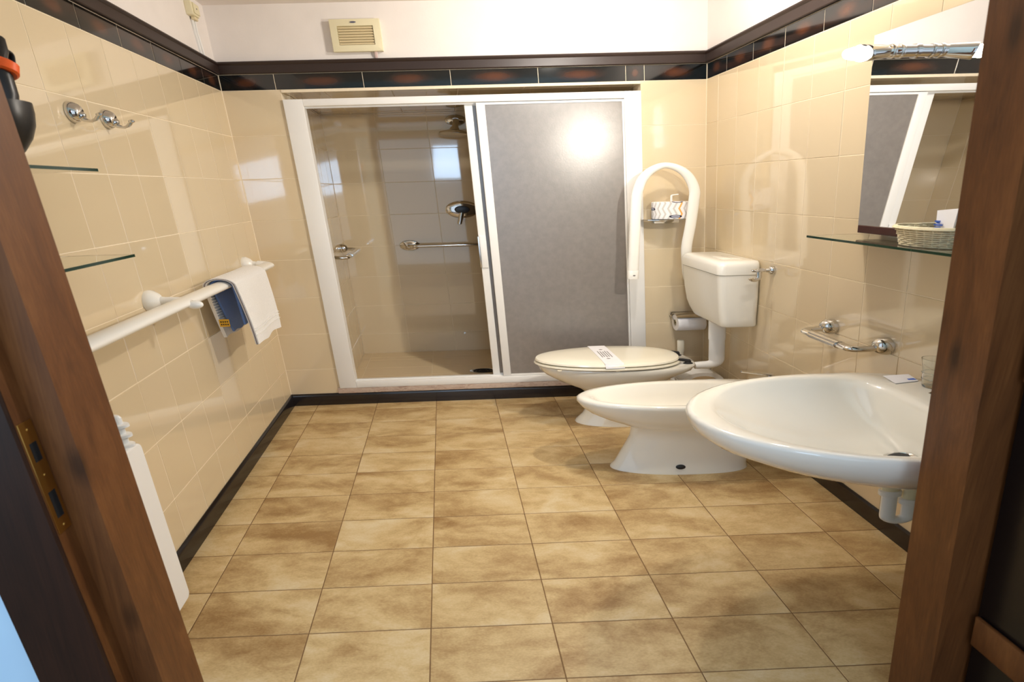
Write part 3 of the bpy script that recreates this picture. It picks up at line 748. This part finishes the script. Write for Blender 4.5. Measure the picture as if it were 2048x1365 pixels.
q = MB(); cxr, cyr, z0r = 1.2785, -0.073, 1.1705; n = 40; R0 = 0.0605
prof = [(R0 - 0.003, 0), (R0, 0.002), (R0, 0.098), (R0 - 0.003, 0.101), (0.022, 0.102), (0.019, 0.098), (0.019, 0.003), (0.022, 0.0)]
q.lathe(prof, (cxr, cyr, z0r), n=n, cap0=False, cap1=False); q.rings([[(cxr + r * math.cos(2 * math.pi * k / n), cyr + r * math.sin(2 * math.pi * k / n), z0r) for k in range(n)] for r in (0.022, R0 - 0.003)], False, False)
q.build('paper', M['wrapper'], t)

t = thing('toilet_roll_holder', 'chrome holder with toilet roll on the rear wall behind the cistern', 'roll holder', (1.335, 0, 0.53))
MB().rbox(1.286, 1.386, -0.006, 0.0, 0.535, 0.57, 0.004, 'y', 3).build('back_plate', M['chrome'], t)
cov = [[(x, -0.064 - 0.062 * math.cos(a) * s_ , 0.512 + 0.062 * math.sin(a) * s_) for a in [math.radians(40 + 90 * k / 14) for k in range(15)] for s_ in (1.0,)] for x in (1.288, 1.384)]
c2 = [[(x, -0.064 - 0.059 * math.cos(a), 0.512 + 0.059 * math.sin(a)) for a in [math.radians(130 - 90 * k / 14) for k in range(15)]] for x in (1.288, 1.384)]
MB().rings([cov[0] + c2[0], cov[1] + c2[1]]).build('cover', M['chrome'], t)
MB().tube([(1.289, -0.004, 0.55), (1.289, -0.064, 0.512), (1.383, -0.064, 0.512)], 0.004, 8).build('spindle', M['chrome'], t)
tr = thing('toilet_roll', 'white toilet roll hanging in the chrome holder behind the cistern', 'toilet roll', (1.335, -0.064, 0.512))
q = MB(); q.lathe([(0.020, 0.0), (0.052, 0.0), (0.054, 0.002), (0.054, 0.088), (0.052, 0.090), (0.020, 0.090), (0.019, 0.045)], (1.291, -0.064, 0.512), (1, 0, 0), n=36, cap0=False, cap1=False)
q.rings([[(1.291 + h, -0.064 + 0.0195 * math.cos(2 * math.pi * k / 24), 0.512 + 0.0195 * math.sin(2 * math.pi * k / 24)) for k in range(24)] for h in (0.0, 0.090)], False, False); q.build('paper', M['paper'], tr)
MB().lathe([(0.0193, 0), (0.0193, 0.092), (0.017, 0.092), (0.017, 0)], (1.290, -0.064, 0.512), (1, 0, 0), n=24, cap0=False, cap1=False).build('core', M['ivory_dark'], tr)
# ------------------------------------------------------------------ toilet
def egg(nose, back, hw, cy, z, n=48, bx=2.6, front=0.56):
    """outline pointing to -x: long rounded nose, squarer back"""
    xm = nose + (back - nose) * front; out = []
    for i in range(n):
        a = 2 * math.pi * i / n; c = math.cos(a); s_ = math.sin(a)
        if c > 0:
            out.append((xm + (back - xm) * abs(c) ** (2 / bx), cy + hw * math.copysign(abs(s_) ** (2 / bx), s_), z))
        else:
            out.append((xm - (xm - nose) * abs(c) ** (2 / 2.05), cy + hw * math.copysign(abs(s_) ** (2 / 2.05), s_), z))
    return out
TY = -0.395
t = thing('toilet', 'white ceramic toilet with closed ivory lid, facing left beside the shower', 'toilet', (1.08, TY, 0))
q = MB(); q.rings([egg(0.910, 1.170, 0.108, TY, 0.0), egg(0.914, 1.168, 0.106, TY, 0.012), egg(0.935, 1.160, 0.096, TY, 0.05), egg(0.955, 1.150, 0.088, TY, 0.12), egg(0.955, 1.150, 0.095, TY, 0.18),
    egg(0.925, 1.160, 0.118, TY, 0.225), egg(0.872, 1.180, 0.145, TY, 0.27), egg(0.832, 1.225, 0.166, TY, 0.315), egg(0.817, 1.262, 0.176, TY, 0.342), egg(0.811, 1.269, 0.180, TY, 0.366), egg(0.815, 1.266, 0.176, TY, 0.374),
    egg(0.845, 1.20, 0.145, TY, 0.374), egg(0.86, 1.18, 0.13, TY, 0.33), egg(0.92, 1.12, 0.07, TY, 0.26)])
q.build('bowl', M['ceramic'], t, smooth=50)
q = MB(); q.rings([egg(0.806, 1.222, 0.182, TY, 0.3805, bx=2.3), egg(0.799, 1.228, 0.188, TY, 0.386, bx=2.3), egg(0.801, 1.226, 0.186, TY, 0.3935, bx=2.3), egg(0.812, 1.216, 0.176, TY, 0.396, bx=2.3),
    egg(0.875, 1.16, 0.115, TY, 0.393), egg(0.88, 1.155, 0.11, TY, 0.380)]); q.build('seat', M['seat'], t, smooth=50)
q = MB(); q.rings([egg(0.808, 1.220, 0.180, TY, 0.4005, bx=2.3), egg(0.803, 1.224, 0.184, TY, 0.404, bx=2.3), egg(0.806, 1.222, 0.181, TY, 0.413, bx=2.3), egg(0.828, 1.205, 0.165, TY, 0.4195, bx=2.3), egg(0.90, 1.16, 0.10, TY, 0.4225)]); q.build('lid', M['seat'], t, smooth=50)
for y in (-0.47, -0.32):
    q = MB(); q.lathe([(0.014, 0), (0.014, 0.006), (0.009, 0.01), (0.009, 0.02)], (1.240, y, 0.372), n=18).tube([(1.243, y, 0.390), (1.222, y, 0.398), (1.212, y, 0.402)], [0.010, 0.009, 0.006], 12); q.build('hinge', M['rubber'], t)
for x, y in ((0.86, TY - 0.135), (1.02, TY - 0.172)):
    MB().rbox(x - 0.006, x + 0.006, y - 0.003, y + 0.006, 0.374, 0.3805, 0.001, 'z', 2).build('buffer', M['seat'], t)
MB().lathe([(0.006, 0), (0.006, 0.03), (0.009, 0.03), (0.009, 0.036)], (1.243, -0.47, 0.333), n=12).build('hinge_bolt', M['rubber'], t)

t = thing('paper_band', 'white printed paper hygiene band laid across the closed toilet lid', 'paper band', (0.945, TY, 0.424))
pb = MB(); N = 26
def band_z(u):
    d = abs(u - 0.5) * 2
    return 0.4242 - 0.0035 * d ** 3 - (0.022 * max(0, d - 0.93) / 0.07)
top = []
for th in (0.0, -0.0006):
    for i in range(N + 1):
        u = i / N; y = TY - 0.186 + 0.372 * u
        y = max(TY - 0.1865, min(TY + 0.1865, y))
        for x in (0.925, 0.978): pb.v.append((x + 0.058 + 0.004 * (0.5 - u), y, band_z(u) + th))
for i in range(N):
    a = i * 2; o = (N + 1) * 2
    pb.f += [(a, a + 1, a + 3, a + 2), (o + a, o + a + 2, o + a + 3, o + a + 1), (a, a + 2, o + a + 2, o + a), (a + 1, o + a + 1, o + a + 3, a + 3)]
pb.f += [(0, 1, (N + 1) * 2 + 1, (N + 1) * 2), (2 * N, 2 * N + 1, 4 * N + 3, 4 * N + 2)]
pb.mi = [0] * len(pb.f); pb.build('paper', M['paper'], t, smooth=40)
q = MB()
for k in range(5): q.box(0.994 + 0.007 * k, 0.9965 + 0.007 * k, TY - 0.06 + 0.008 * (k % 2), TY + 0.055 - 0.006 * (k % 3), 0.4243, 0.4246)
q.lathe([(0.006, 0), (0.006, 0.0004)], (1.010, TY + 0.085, 0.4241), n=6).lathe([(0.006, 0), (0.006, 0.0004)], (1.008, TY - 0.085, 0.4241), n=6)
q.build('print', M['ink'], t, smooth=0)

t = thing('cistern', 'white plastic toilet cistern mounted on the right wall near the rear corner', 'cistern', (1.34, -0.41, 0.62))
def rr(x0, x1, y0, y1, z, r=0.02, rx=None, n=5):
    rx = rx or r * 0.6; out = []
    for cx_, cy_, a0 in ((x1 - rx, y1 - r, 0), (x0 + rx, y1 - r, 90), (x0 + rx, y0 + r, 180), (x1 - rx, y0 + r, 270)):
        for i in range(n + 1):
            a = math.radians(a0 + 90 * i / n); out.append((cx_ + rx * math.cos(a), cy_ + r * math.sin(a), z))
    return out
WX = W - 0.001
q = MB(); q.rings([rr(1.310, WX, -0.590, -0.275, 0.617, 0.03), rr(1.303, WX, -0.606, -0.260, 0.621, 0.03), rr(1.301, WX, -0.612, -0.245, 0.630, 0.03), rr(1.298, WX, -0.615, -0.205, 0.662, 0.035), rr(1.295, WX, -0.617, -0.182, 0.70, 0.035), rr(1.291, WX, -0.619, -0.172, 0.78, 0.03), rr(1.287, WX, -0.620, -0.167, 0.905, 0.03)])
q.build('tank', M['cistern'], t, smooth=45)
q = MB(); q.rings([rr(1.287, WX, -0.620, -0.166, 0.9065, 0.03), rr(1.285, WX, -0.623, -0.163, 0.909, 0.03), rr(1.285, WX, -0.623, -0.163, 0.950, 0.03), rr(1.289, WX, -0.618, -0.168, 0.966, 0.03), rr(1.297, WX, -0.606, -0.180, 0.976, 0.03), rr(1.310, WX - 0.01, -0.585, -0.200, 0.979, 0.03)])
q.build('lid', M['cistern'], t, smooth=45)
MB().rbox(1.320, 1.372, -0.52, -0.40, 0.978, 0.9825, 0.006, 'z', 3, 0.002).build('flush_plate', M['cistern'], t)
MB().box(1.3463, 1.3473, -0.515, -0.405, 0.9823, 0.9828).build('button_gap', M['ink'], t, smooth=0)
t = thing('flush_pipe', 'white bent flush pipe from cistern down to toilet', 'pipe', (1.335, -0.42, 0.34))
MB().tube([(1.336, -0.42, 0.618), (1.336, -0.42, 0.50)], 0.0250, 20).build('sleeve', M['white_plastic'], t)
MB().tube(bend([(1.336, -0.42, 0.515), (1.336, -0.42, 0.345), (1.2705, -0.42, 0.342)], 0.045, 9), [0.0235] * 2 + [0.0225] * 9 + [0.0205], 20).build('elbow', M['white_plastic'], t)

t = thing('toilet_brush', 'white handled toilet brush standing behind the toilet', 'brush', (1.272, -0.055, 0))
MB().lathe([(0.036, 0), (0.038, 0.004), (0.034, 0.12), (0.031, 0.121), (0.031, 0.118), (0.030, 0.02)], (1.312, -0.050, 0.0), n=24).build('holder', M['white_plastic'], t)
MB().lathe([(0.010, 0.02), (0.010, 0.30), (0.012, 0.32), (0.012, 0.382), (0.009, 0.388)], (1.312, -0.050, 0.0), n=14).build('handle', M['seat'], t)
t = thing('waste_bin', 'small white waste bin with beige swing lid behind the toilet', 'bin', (1.275, -0.29, 0))
q = MB(); q.rings([rr(1.268, 1.370, -0.330, -0.215, 0.0, 0.03), rr(1.252, 1.385, -0.345, -0.200, 0.195, 0.035), rr(1.255, 1.382, -0.342, -0.203, 0.200, 0.035)]); q.build('bucket', M['white_plastic'], t, smooth=45)
def hood(y, s_): return [(1.318 + (0.064 * s_) * math.cos(math.radians(180 - 180 * k / 16)), y, 0.2005 + 0.062 * s_ * math.sin(math.radians(180 - 180 * k / 16)) ** 0.8) for k in range(17)]
q = MB(); q.rings([hood(-0.340, 1.0), hood(-0.205, 1.0)]); q.build('hood', M['white_plastic'], t, smooth=45)
q = MB(); q.rings([[(p[0], -0.3405, p[2]) for p in hood(0, 0.66)], [(p[0], -0.3425, p[2]) for p in hood(0, 0.66)]]); q.build('flap', M['bin_lid'], t)

# ------------------------------------------------------------------ bidet
BY = -0.940
t = thing('bidet', 'white ceramic bidet facing left between the toilet and the washbasin', 'bidet', (1.10, BY, 0))
kw = dict(bx=2.8)
q = MB(); q.rings([egg(0.932, 1.278, 0.104, BY, 0.0, **kw), egg(0.934, 1.277, 0.103, BY, 0.008, **kw), egg(0.945, 1.276, 0.098, BY, 0.03, **kw), egg(0.962, 1.280, 0.094, BY, 0.09, **kw), egg(0.985, 1.29, 0.094, BY, 0.17, **kw), egg(0.990, 1.30, 0.100, BY, 0.222, **kw),
    egg(0.962, 1.32, 0.124, BY, 0.248, **kw), egg(0.925, 1.35, 0.146, BY, 0.275, **kw), egg(0.888, 1.37, 0.163, BY, 0.31, **kw), egg(0.866, 1.385, 0.172, BY, 0.345, **kw), egg(0.857, 1.388, 0.177, BY, 0.37, **kw), egg(0.858, 1.388, 0.177, BY, 0.384, **kw), egg(0.866, 1.384, 0.171, BY, 0.392, **kw),
    egg(0.885, 1.30, 0.150, BY, 0.392, **kw), egg(0.898, 1.285, 0.140, BY, 0.384, **kw), egg(0.925, 1.265, 0.118, BY, 0.335, **kw), egg(0.98, 1.23, 0.085, BY, 0.29, **kw), egg(1.06, 1.16, 0.03, BY, 0.272, **kw)])
q.build('bowl', M['ceramic'], t, smooth=60)
MB().lathe([(0.012, 0), (0.012, 0.003), (0.008, 0.008), (0.002, 0.010)], (1.092, BY - 0.0965, 0.040), (0, -1, 0.1), n=18).build('bolt_cap', M['rubber'], t)
t = thing('bidet_tap', 'chrome bidet tap with thin lever, partly hidden behind the washbasin', 'tap', (1.335, BY, 0.392))
MB().lathe([(0.026, 0), (0.026, 0.006), (0.020, 0.010), (0.020, 0.058), (0.017, 0.066)], (1.335, BY, 0.392), n=24).build('body', M['chrome'], t)
MB().tube(bend([(1.330, BY, 0.425), (1.290, BY, 0.430), (1.268, BY, 0.412)], 0.02, 4), 0.011, 14).build('spout', M['chrome'], t)
MB().tube([(1.338, BY, 0.455), (1.335, BY, 0.472), (1.300, BY, 0.481), (1.262, BY, 0.4925)], [0.011, 0.009, 0.006, 0.0045], 10).build('lever', M['chrome'], t)

# ------------------------------------------------------------------ right wall
bow_handle('towel_grip', 'chrome U shaped towel rail on the right wall above the bidet', 'rail', -1.150, -1.437, 0.766, W, -1, 0.066)

t = thing('double_robe_hook', 'double pronged chrome robe hook on the right wall in front of the cistern', 'hook', (W, -0.712, 0.945))
MB().lathe([(0.021, 0), (0.022, 0.004), (0.019, 0.009), (0.012, 0.012), (0.009, 0.020)], (W, -0.712, 0.945), (-1, 0, 0), n=26).build('rosette', M['chrome'], t)
MB().lathe([(0.0085, 0), (0.0085, 0.042), (0.006, 0.045)], (W - 0.010, -0.712, 0.945), (-1, 0, 0), n=16).build('stem', M['chrome'], t)
MB().tube([(W - 0.040, -0.712, 0.945), (W - 0.044, -0.735, 0.948), (W - 0.046, -0.765, 0.958)], [0.008, 0.0070, 0.0080], 12).build('prong', M['chrome'], t)
MB().tube(bend([(W - 0.036, -0.712, 0.945), (W - 0.036, -0.715, 0.905), (W - 0.052, -0.720, 0.893), (W - 0.060, -0.722, 0.908)], 0.016, 5), 0.0072, 12).build('prong', M['chrome'], t)

# mirror: left unsheared so its reflection fits, far edge slanted; its foot rests on the ledge
t = thing('wall_mirror', 'frameless wall mirror above the glass shelf on the right wall', 'mirror', (W - 0.004, -1.5, 1.195))
q = MB()
MX = [(1.390, -1.2515, 1.864), (1.3585, -1.339, 1.212), (1.3585, -2.12, 1.212), (1.390, -2.12, 1.864)]
q.v = [tuple(p) for p in MX] + [(p[0] + 0.003, p[1], p[2]) for p in MX]
q.f = [(0, 1, 2, 3), (7, 6, 5, 4), (0, 4, 5, 1), (1, 5, 6, 2), (2, 6, 7, 3), (3, 7, 4, 0)]; q.mi = [0] * 6
q.build('glass', M['mirror'], t, smooth=0)
q = MB(); bk = [(p[0] + 0.0035, p[1] - 0.003 if i < 2 else p[1] + 0.003, p[2]) for i, p in enumerate(MX)]
q.v = bk + [(W - 0.0005, p[1], p[2]) for p in bk]; q.f = [(0, 1, 2, 3), (7, 6, 5, 4), (0, 4, 5, 1), (1, 5, 6, 2), (2, 6, 7, 3), (3, 7, 4, 0)]; q.mi = [0] * 6
q.build('backing', M['brushed'], t, smooth=0)
q = MB(); q.rbox(1.3555, W - 0.001, -2.12, -1.345, 1.185, 1.2135, 0.002, 'y', 2); q.build('ledge', M['ledge'], t)

LY, LZ = -1.44, 1.772
t = thing('mirror_lamp', 'chrome spot lamp standing out from the top of the mirror, switched on', 'lamp', (1.388, LY, LZ))
q = MB(); q.lathe([(0.022, 0), (0.022, 0.006)], (1.3885, LY, LZ), (-1, 0, 0), n=28).lathe([(0.018, 0.004), (0.018, 0.034)], (1.3885, LY, LZ), (-1, 0, 0), n=28); q.build('wall_socket', M['chrome'], t)
q = MB()
for h in (0.026, 0.040): q.lathe([(0.0205, h), (0.0215, h + 0.002), (0.0215, h + 0.004), (0.0205, h + 0.006)], (1.3885, LY, LZ), (-1, 0, 0), n=28)
q.build('collar', M['brushed'], t)
q = MB(); q.lathe([(0.019, 0.032), (0.019, 0.058), (0.016, 0.064)], (1.3885, LY, LZ), (-1, 0, 0), n=28); q.build('joint', M['chrome'], t)
HA = Vector((-0.93, -0.34, -0.14)).normalized()
HC = Vector((1.332, LY, LZ))
q = MB(); q.lathe([(0.016, -0.014), (0.020, 0.0), (0.0225, 0.018), (0.0250, 0.036), (0.0258, 0.042), (0.0248, 0.043), (0.0218, 0.036), (0.017, 0.020)], tuple(HC), tuple(HA), n=32, cap1=True); q.build('shade', M['chrome'], t)
bc = HC + HA * 0.030
q = MB(); q.lathe([(0.0165, 0.0), (0.0195, 0.012), (0.0195, 0.026), (0.015, 0.040), (0.007, 0.047), (0.001, 0.049)], tuple(bc), tuple(HA), n=24); bo = q.build('bulb', M['bulb'], t)
lp = light('spot_bulb', 'SPOT', tuple(place(HC + HA * 0.084)), 56, (1.0, 0.92, 0.80), shadow_soft_size=0.03, spot_size=math.radians(168), spot_blend=0.9)
lp.rotation_euler = Vector((-1.0, 0.55, -0.30)).to_track_quat('-Z', 'Y').to_euler()

t = glass_shelf(1.290, W - 0.001, -2.12, -1.262, 1.172, 'clear glass shelf with dark green edge under the mirror on the right wall', clips=(-1.46, -2.0))

t = thing('wicker_basket', 'small cream wicker basket on the glass shelf under the mirror', 'basket', (1.343, -1.668, 1.172))
bx, by, bz = 1.343, -1.690, 1.1725
q = MB(); NB = 60
for k in range(9):
    z = bz + 0.004 + 0.0062 * k; fl_ = 1 + 0.16 * (k / 8) ** 1.5; path = []
    for i in range(NB):
        a = 2 * math.pi * i / NB; wv = 0.0016 * math.cos(a * 15 + math.pi * (k % 2))
        path.append((bx + (0.036 * fl_ + wv * 0.6) * math.cos(a), by + (0.094 * fl_ + wv * 1.2) * math.sin(a), z))
    q.tube(path, 0.0030, 6, closed=True)
q.build('weave', M['wicker'], t, smooth=60)
q = MB()
for i in range(30):
    a = 2 * math.pi * i / 30; q.tube([(bx + 0.036 * f_ * math.cos(a), by + 0.094 * f_ * math.sin(a), bz + h) for f_, h in ((1.0, 0.001), (1.06, 0.03), (1.17, 0.058))], 0.0020, 5)
q.build('stakes', M['wicker'], t)
q = MB()
for dz, s_ in ((0.060, 1.20), (0.056, 1.24)): q.tube([(bx + 0.036 * s_ * math.cos(a), by + 0.094 * s_ * math.sin(a), bz + dz) for a in [2 * math.pi * i / 40 for i in range(40)]], 0.0034, 8, closed=True)
q.build('rim', M['wicker'], t)
MB().rings([ell(bx, by, bz, 0.035, 0.092), ell(bx, by, bz + 0.003, 0.036, 0.094)]).build('base', M['wicker'], t)
t = thing('paper_sachet', 'white paper sachet with blue print standing upright in the wicker basket', 'sachet', (1.345, -1.70, 1.18))
q = MB(); q.rings([[(1.338 + 0.008 * z_, -1.668 - 0.02 * (1 - abs(z_ - .5)), 1.180 + 0.100 * z_), (1.338 + 0.008 * z_, -1.745, 1.180 + 0.108 * z_), (1.3405 + 0.008 * z_, -1.745, 1.180 + 0.108 * z_), (1.3405 + 0.008 * z_, -1.668 - 0.02 * (1 - abs(z_ - .5)), 1.180 + 0.100 * z_)] for z_ in (0, 0.25, 0.5, 0.75, 1.0)]); q.build('paper', M['paper'], t, smooth=0)
q = MB()
for k, (y0, y1, z0, z1) in enumerate(((-1.70, -1.672, 1.256, 1.260), (-1.695, -1.675, 1.248, 1.252), (-1.69, -1.68, 1.262, 1.266))): q.box(1.3415, 1.3423, y0 - 0.012, y1 - 0.012, z0 - 0.02, z1 - 0.02)
q.v = [(p[0] - 0.0012, p[1], p[2]) for p in q.v]
q.box(1.3395, 1.3405, -1.705, -1.688, 1.246, 1.251); q.build('print', M['blue_ink'], t, smooth=0)

# ------------------------------------------------------------------ washbasin
SY = -1.846; SZ = 0.70
def dee(nose, back, hw, z, n=56, cy=SY):
    """basin outline: half ellipse to -x, straight sides to the wall"""
    xm = nose + (back - nose) * 0.62; out = []
    for i in range(n):
        a = 2 * math.pi * i / n; c = math.cos(a); s_ = math.sin(a)
        if c > 0: out.append((xm + (back - xm) * abs(c) ** (2 / 5.0), cy + hw * math.copysign(abs(s_) ** (2 / 5.0), s_) * (1 - 0.10 * c), z))
        else: out.append((xm - (xm - nose) * abs(c), cy + hw * math.copysign(abs(s_) ** 1.0, s_), z))
    return out
t = thing('washbasin', 'large white oval washbasin fixed to the right wall by the door', 'washbasin', (1.2, SY, 0.5))
q = MB()
q.rings([ell(1.27, SY, 0.50, 0.030, 0.045, 56), ell(1.255, SY, 0.515, 0.07, 0.11, 56), dee(1.06, WX, 0.215, 0.545), dee(0.995, WX, 0.268, 0.585), dee(0.952, WX, 0.297, 0.622), dee(0.935, WX, 0.311, 0.650), dee(0.929, WX, 0.318, 0.672), dee(0.928, WX, 0.320, 0.690), dee(0.931, WX, 0.318, 0.698), dee(0.938, WX, 0.313, 0.701), dee(0.966, 1.315, 0.286, 0.700),
    dee(0.976, 1.303, 0.278, 0.693), dee(0.990, 1.297, 0.264, 0.670), dee(1.03, 1.292, 0.232, 0.630), dee(1.09, 1.288, 0.170, 0.585), dee(1.17, 1.283, 0.11, 0.548), ell(1.255, SY, 0.535, 0.020, 0.035, 56), ell(1.262, SY, 0.530, 0.012, 0.022, 56)])
# line the outlines up so that facets do not twist
q.build('bowl', M['ceramic'], t, smooth=60)
q = MB(); q.lathe([(0.030, 0), (0.030, 0.003), (0.024, 0.005), (0.019, 0.001)], (1.255, SY - 0.01, 0.534), (-0.25, 0, 1), n=30); q.build('drain_ring', M['chrome'], t)
q = MB(); q.lathe([(0.017, 0.004), (0.017, 0.008), (0.012, 0.010)], (1.255, SY - 0.01, 0.534), (-0.25, 0, 1), n=24); q.build('drain_plug', M['rubber'], t)
t = thing('basin_tap', 'chrome washbasin mixer tap by the right wall, mostly behind the door frame', 'tap', (1.355, SY, 0.70))
MB().lathe([(0.026, 0), (0.026, 0.006), (0.022, 0.010), (0.022, 0.085), (0.018, 0.095)], (1.355, SY - 0.03, 0.700), n=24).build('body', M['chrome'], t)
MB().tube(bend([(1.352, SY - 0.03, 0.765), (1.31, SY - 0.03, 0.772), (1.285, SY - 0.03, 0.752)], 0.02, 4), 0.011, 14).build('spout', M['chrome'], t)
MB().tube([(1.356, SY - 0.03, 0.792), (1.345, SY - 0.03, 0.812), (1.312, SY - 0.03, 0.826)], [0.014, 0.010, 0.007], 10).build('lever', M['chrome'], t)
t = thing('tumbler', 'clear glass tumbler on the rear corner of the washbasin', 'glass', (1.372, -1.668, 0.701))
pr_ = [(0.024, 0.0), (0.026, 0.003), (0.0275, 0.04), (0.031, 0.075), (0.034, 0.098)]
q = MB(); q.lathe(pr_ + [(r - 0.0018, max(h, 0.008)) for r, h in reversed(pr_)], (1.374, -1.690, 0.7015), n=32)
q.v = [(1.374 + (p[0] - 1.374) * 0.62, p[1], p[2]) for p in q.v]; q.build('wall', M['water'], t)
q = MB()
for h, r in ((0.028, 0.0276), (0.050, 0.0293)): q.tube([(1.374 + 0.62 * r * math.cos(a), -1.690 + r * math.sin(a), 0.7015 + h) for a in [2 * math.pi * i / 30 for i in range(30)]], 0.0012, 6, closed=True)
q.build('ring', M['water'], t)
t = thing('soap_sachet', 'flat white paper sachet with blue corner print lying on the washbasin', 'sachet', (1.345, -1.60, 0.702))
q = MB(); q.rings([[(1.325, -1.655, z), (1.372, -1.640, z), (1.378, -1.585, z + 0.004), (1.330, -1.590, z + 0.003)] for z in (0.7020, 0.7036)]); q.build('paper', M['paper'], t, smooth=0)
q = MB(); q.box(1.358, 1.372, -1.632, -1.615, 0.7045, 0.7052); q.build('print', M['blue_ink'], t, smooth=0)

t = thing('basin_trap', 'white plastic waste trap under the washbasin', 'pipe', (1.27, SY, 0.28))
X1_, X2_ = 1.2525, 1.2875
MB().tube([(X1_, SY, 0.505), (X1_, SY, 0.405)], 0.0150, 18).build('tailpiece', M['ivory'], t)
for x_, z_ in ((X1_, 0.396), (X2_, 0.362)):
    MB().lathe([(0.0175, 0), (0.0185, 0.003), (0.0185, 0.016), (0.016, 0.019)], (x_, SY, z_), n=24).build('nut', M['white_plastic'], t)
MB().tube([(X1_, SY, 0.400), (X1_, SY, 0.325)] + arc(((X1_ + X2_) / 2, SY, 0.318), (X2_ - X1_) / 2, 180, 360, 14, 'xz') + [(X2_, SY, 0.325), (X2_, SY, 0.366)], 0.0128, 18).build('bend', M['white_plastic'], t)
MB().tube(bend([(X2_, SY, 0.375), (X2_, SY, 0.425), (W - 0.001, SY, 0.430)], 0.03, 6), 0.0135, 16).build('waste_arm', M['ivory'], t)
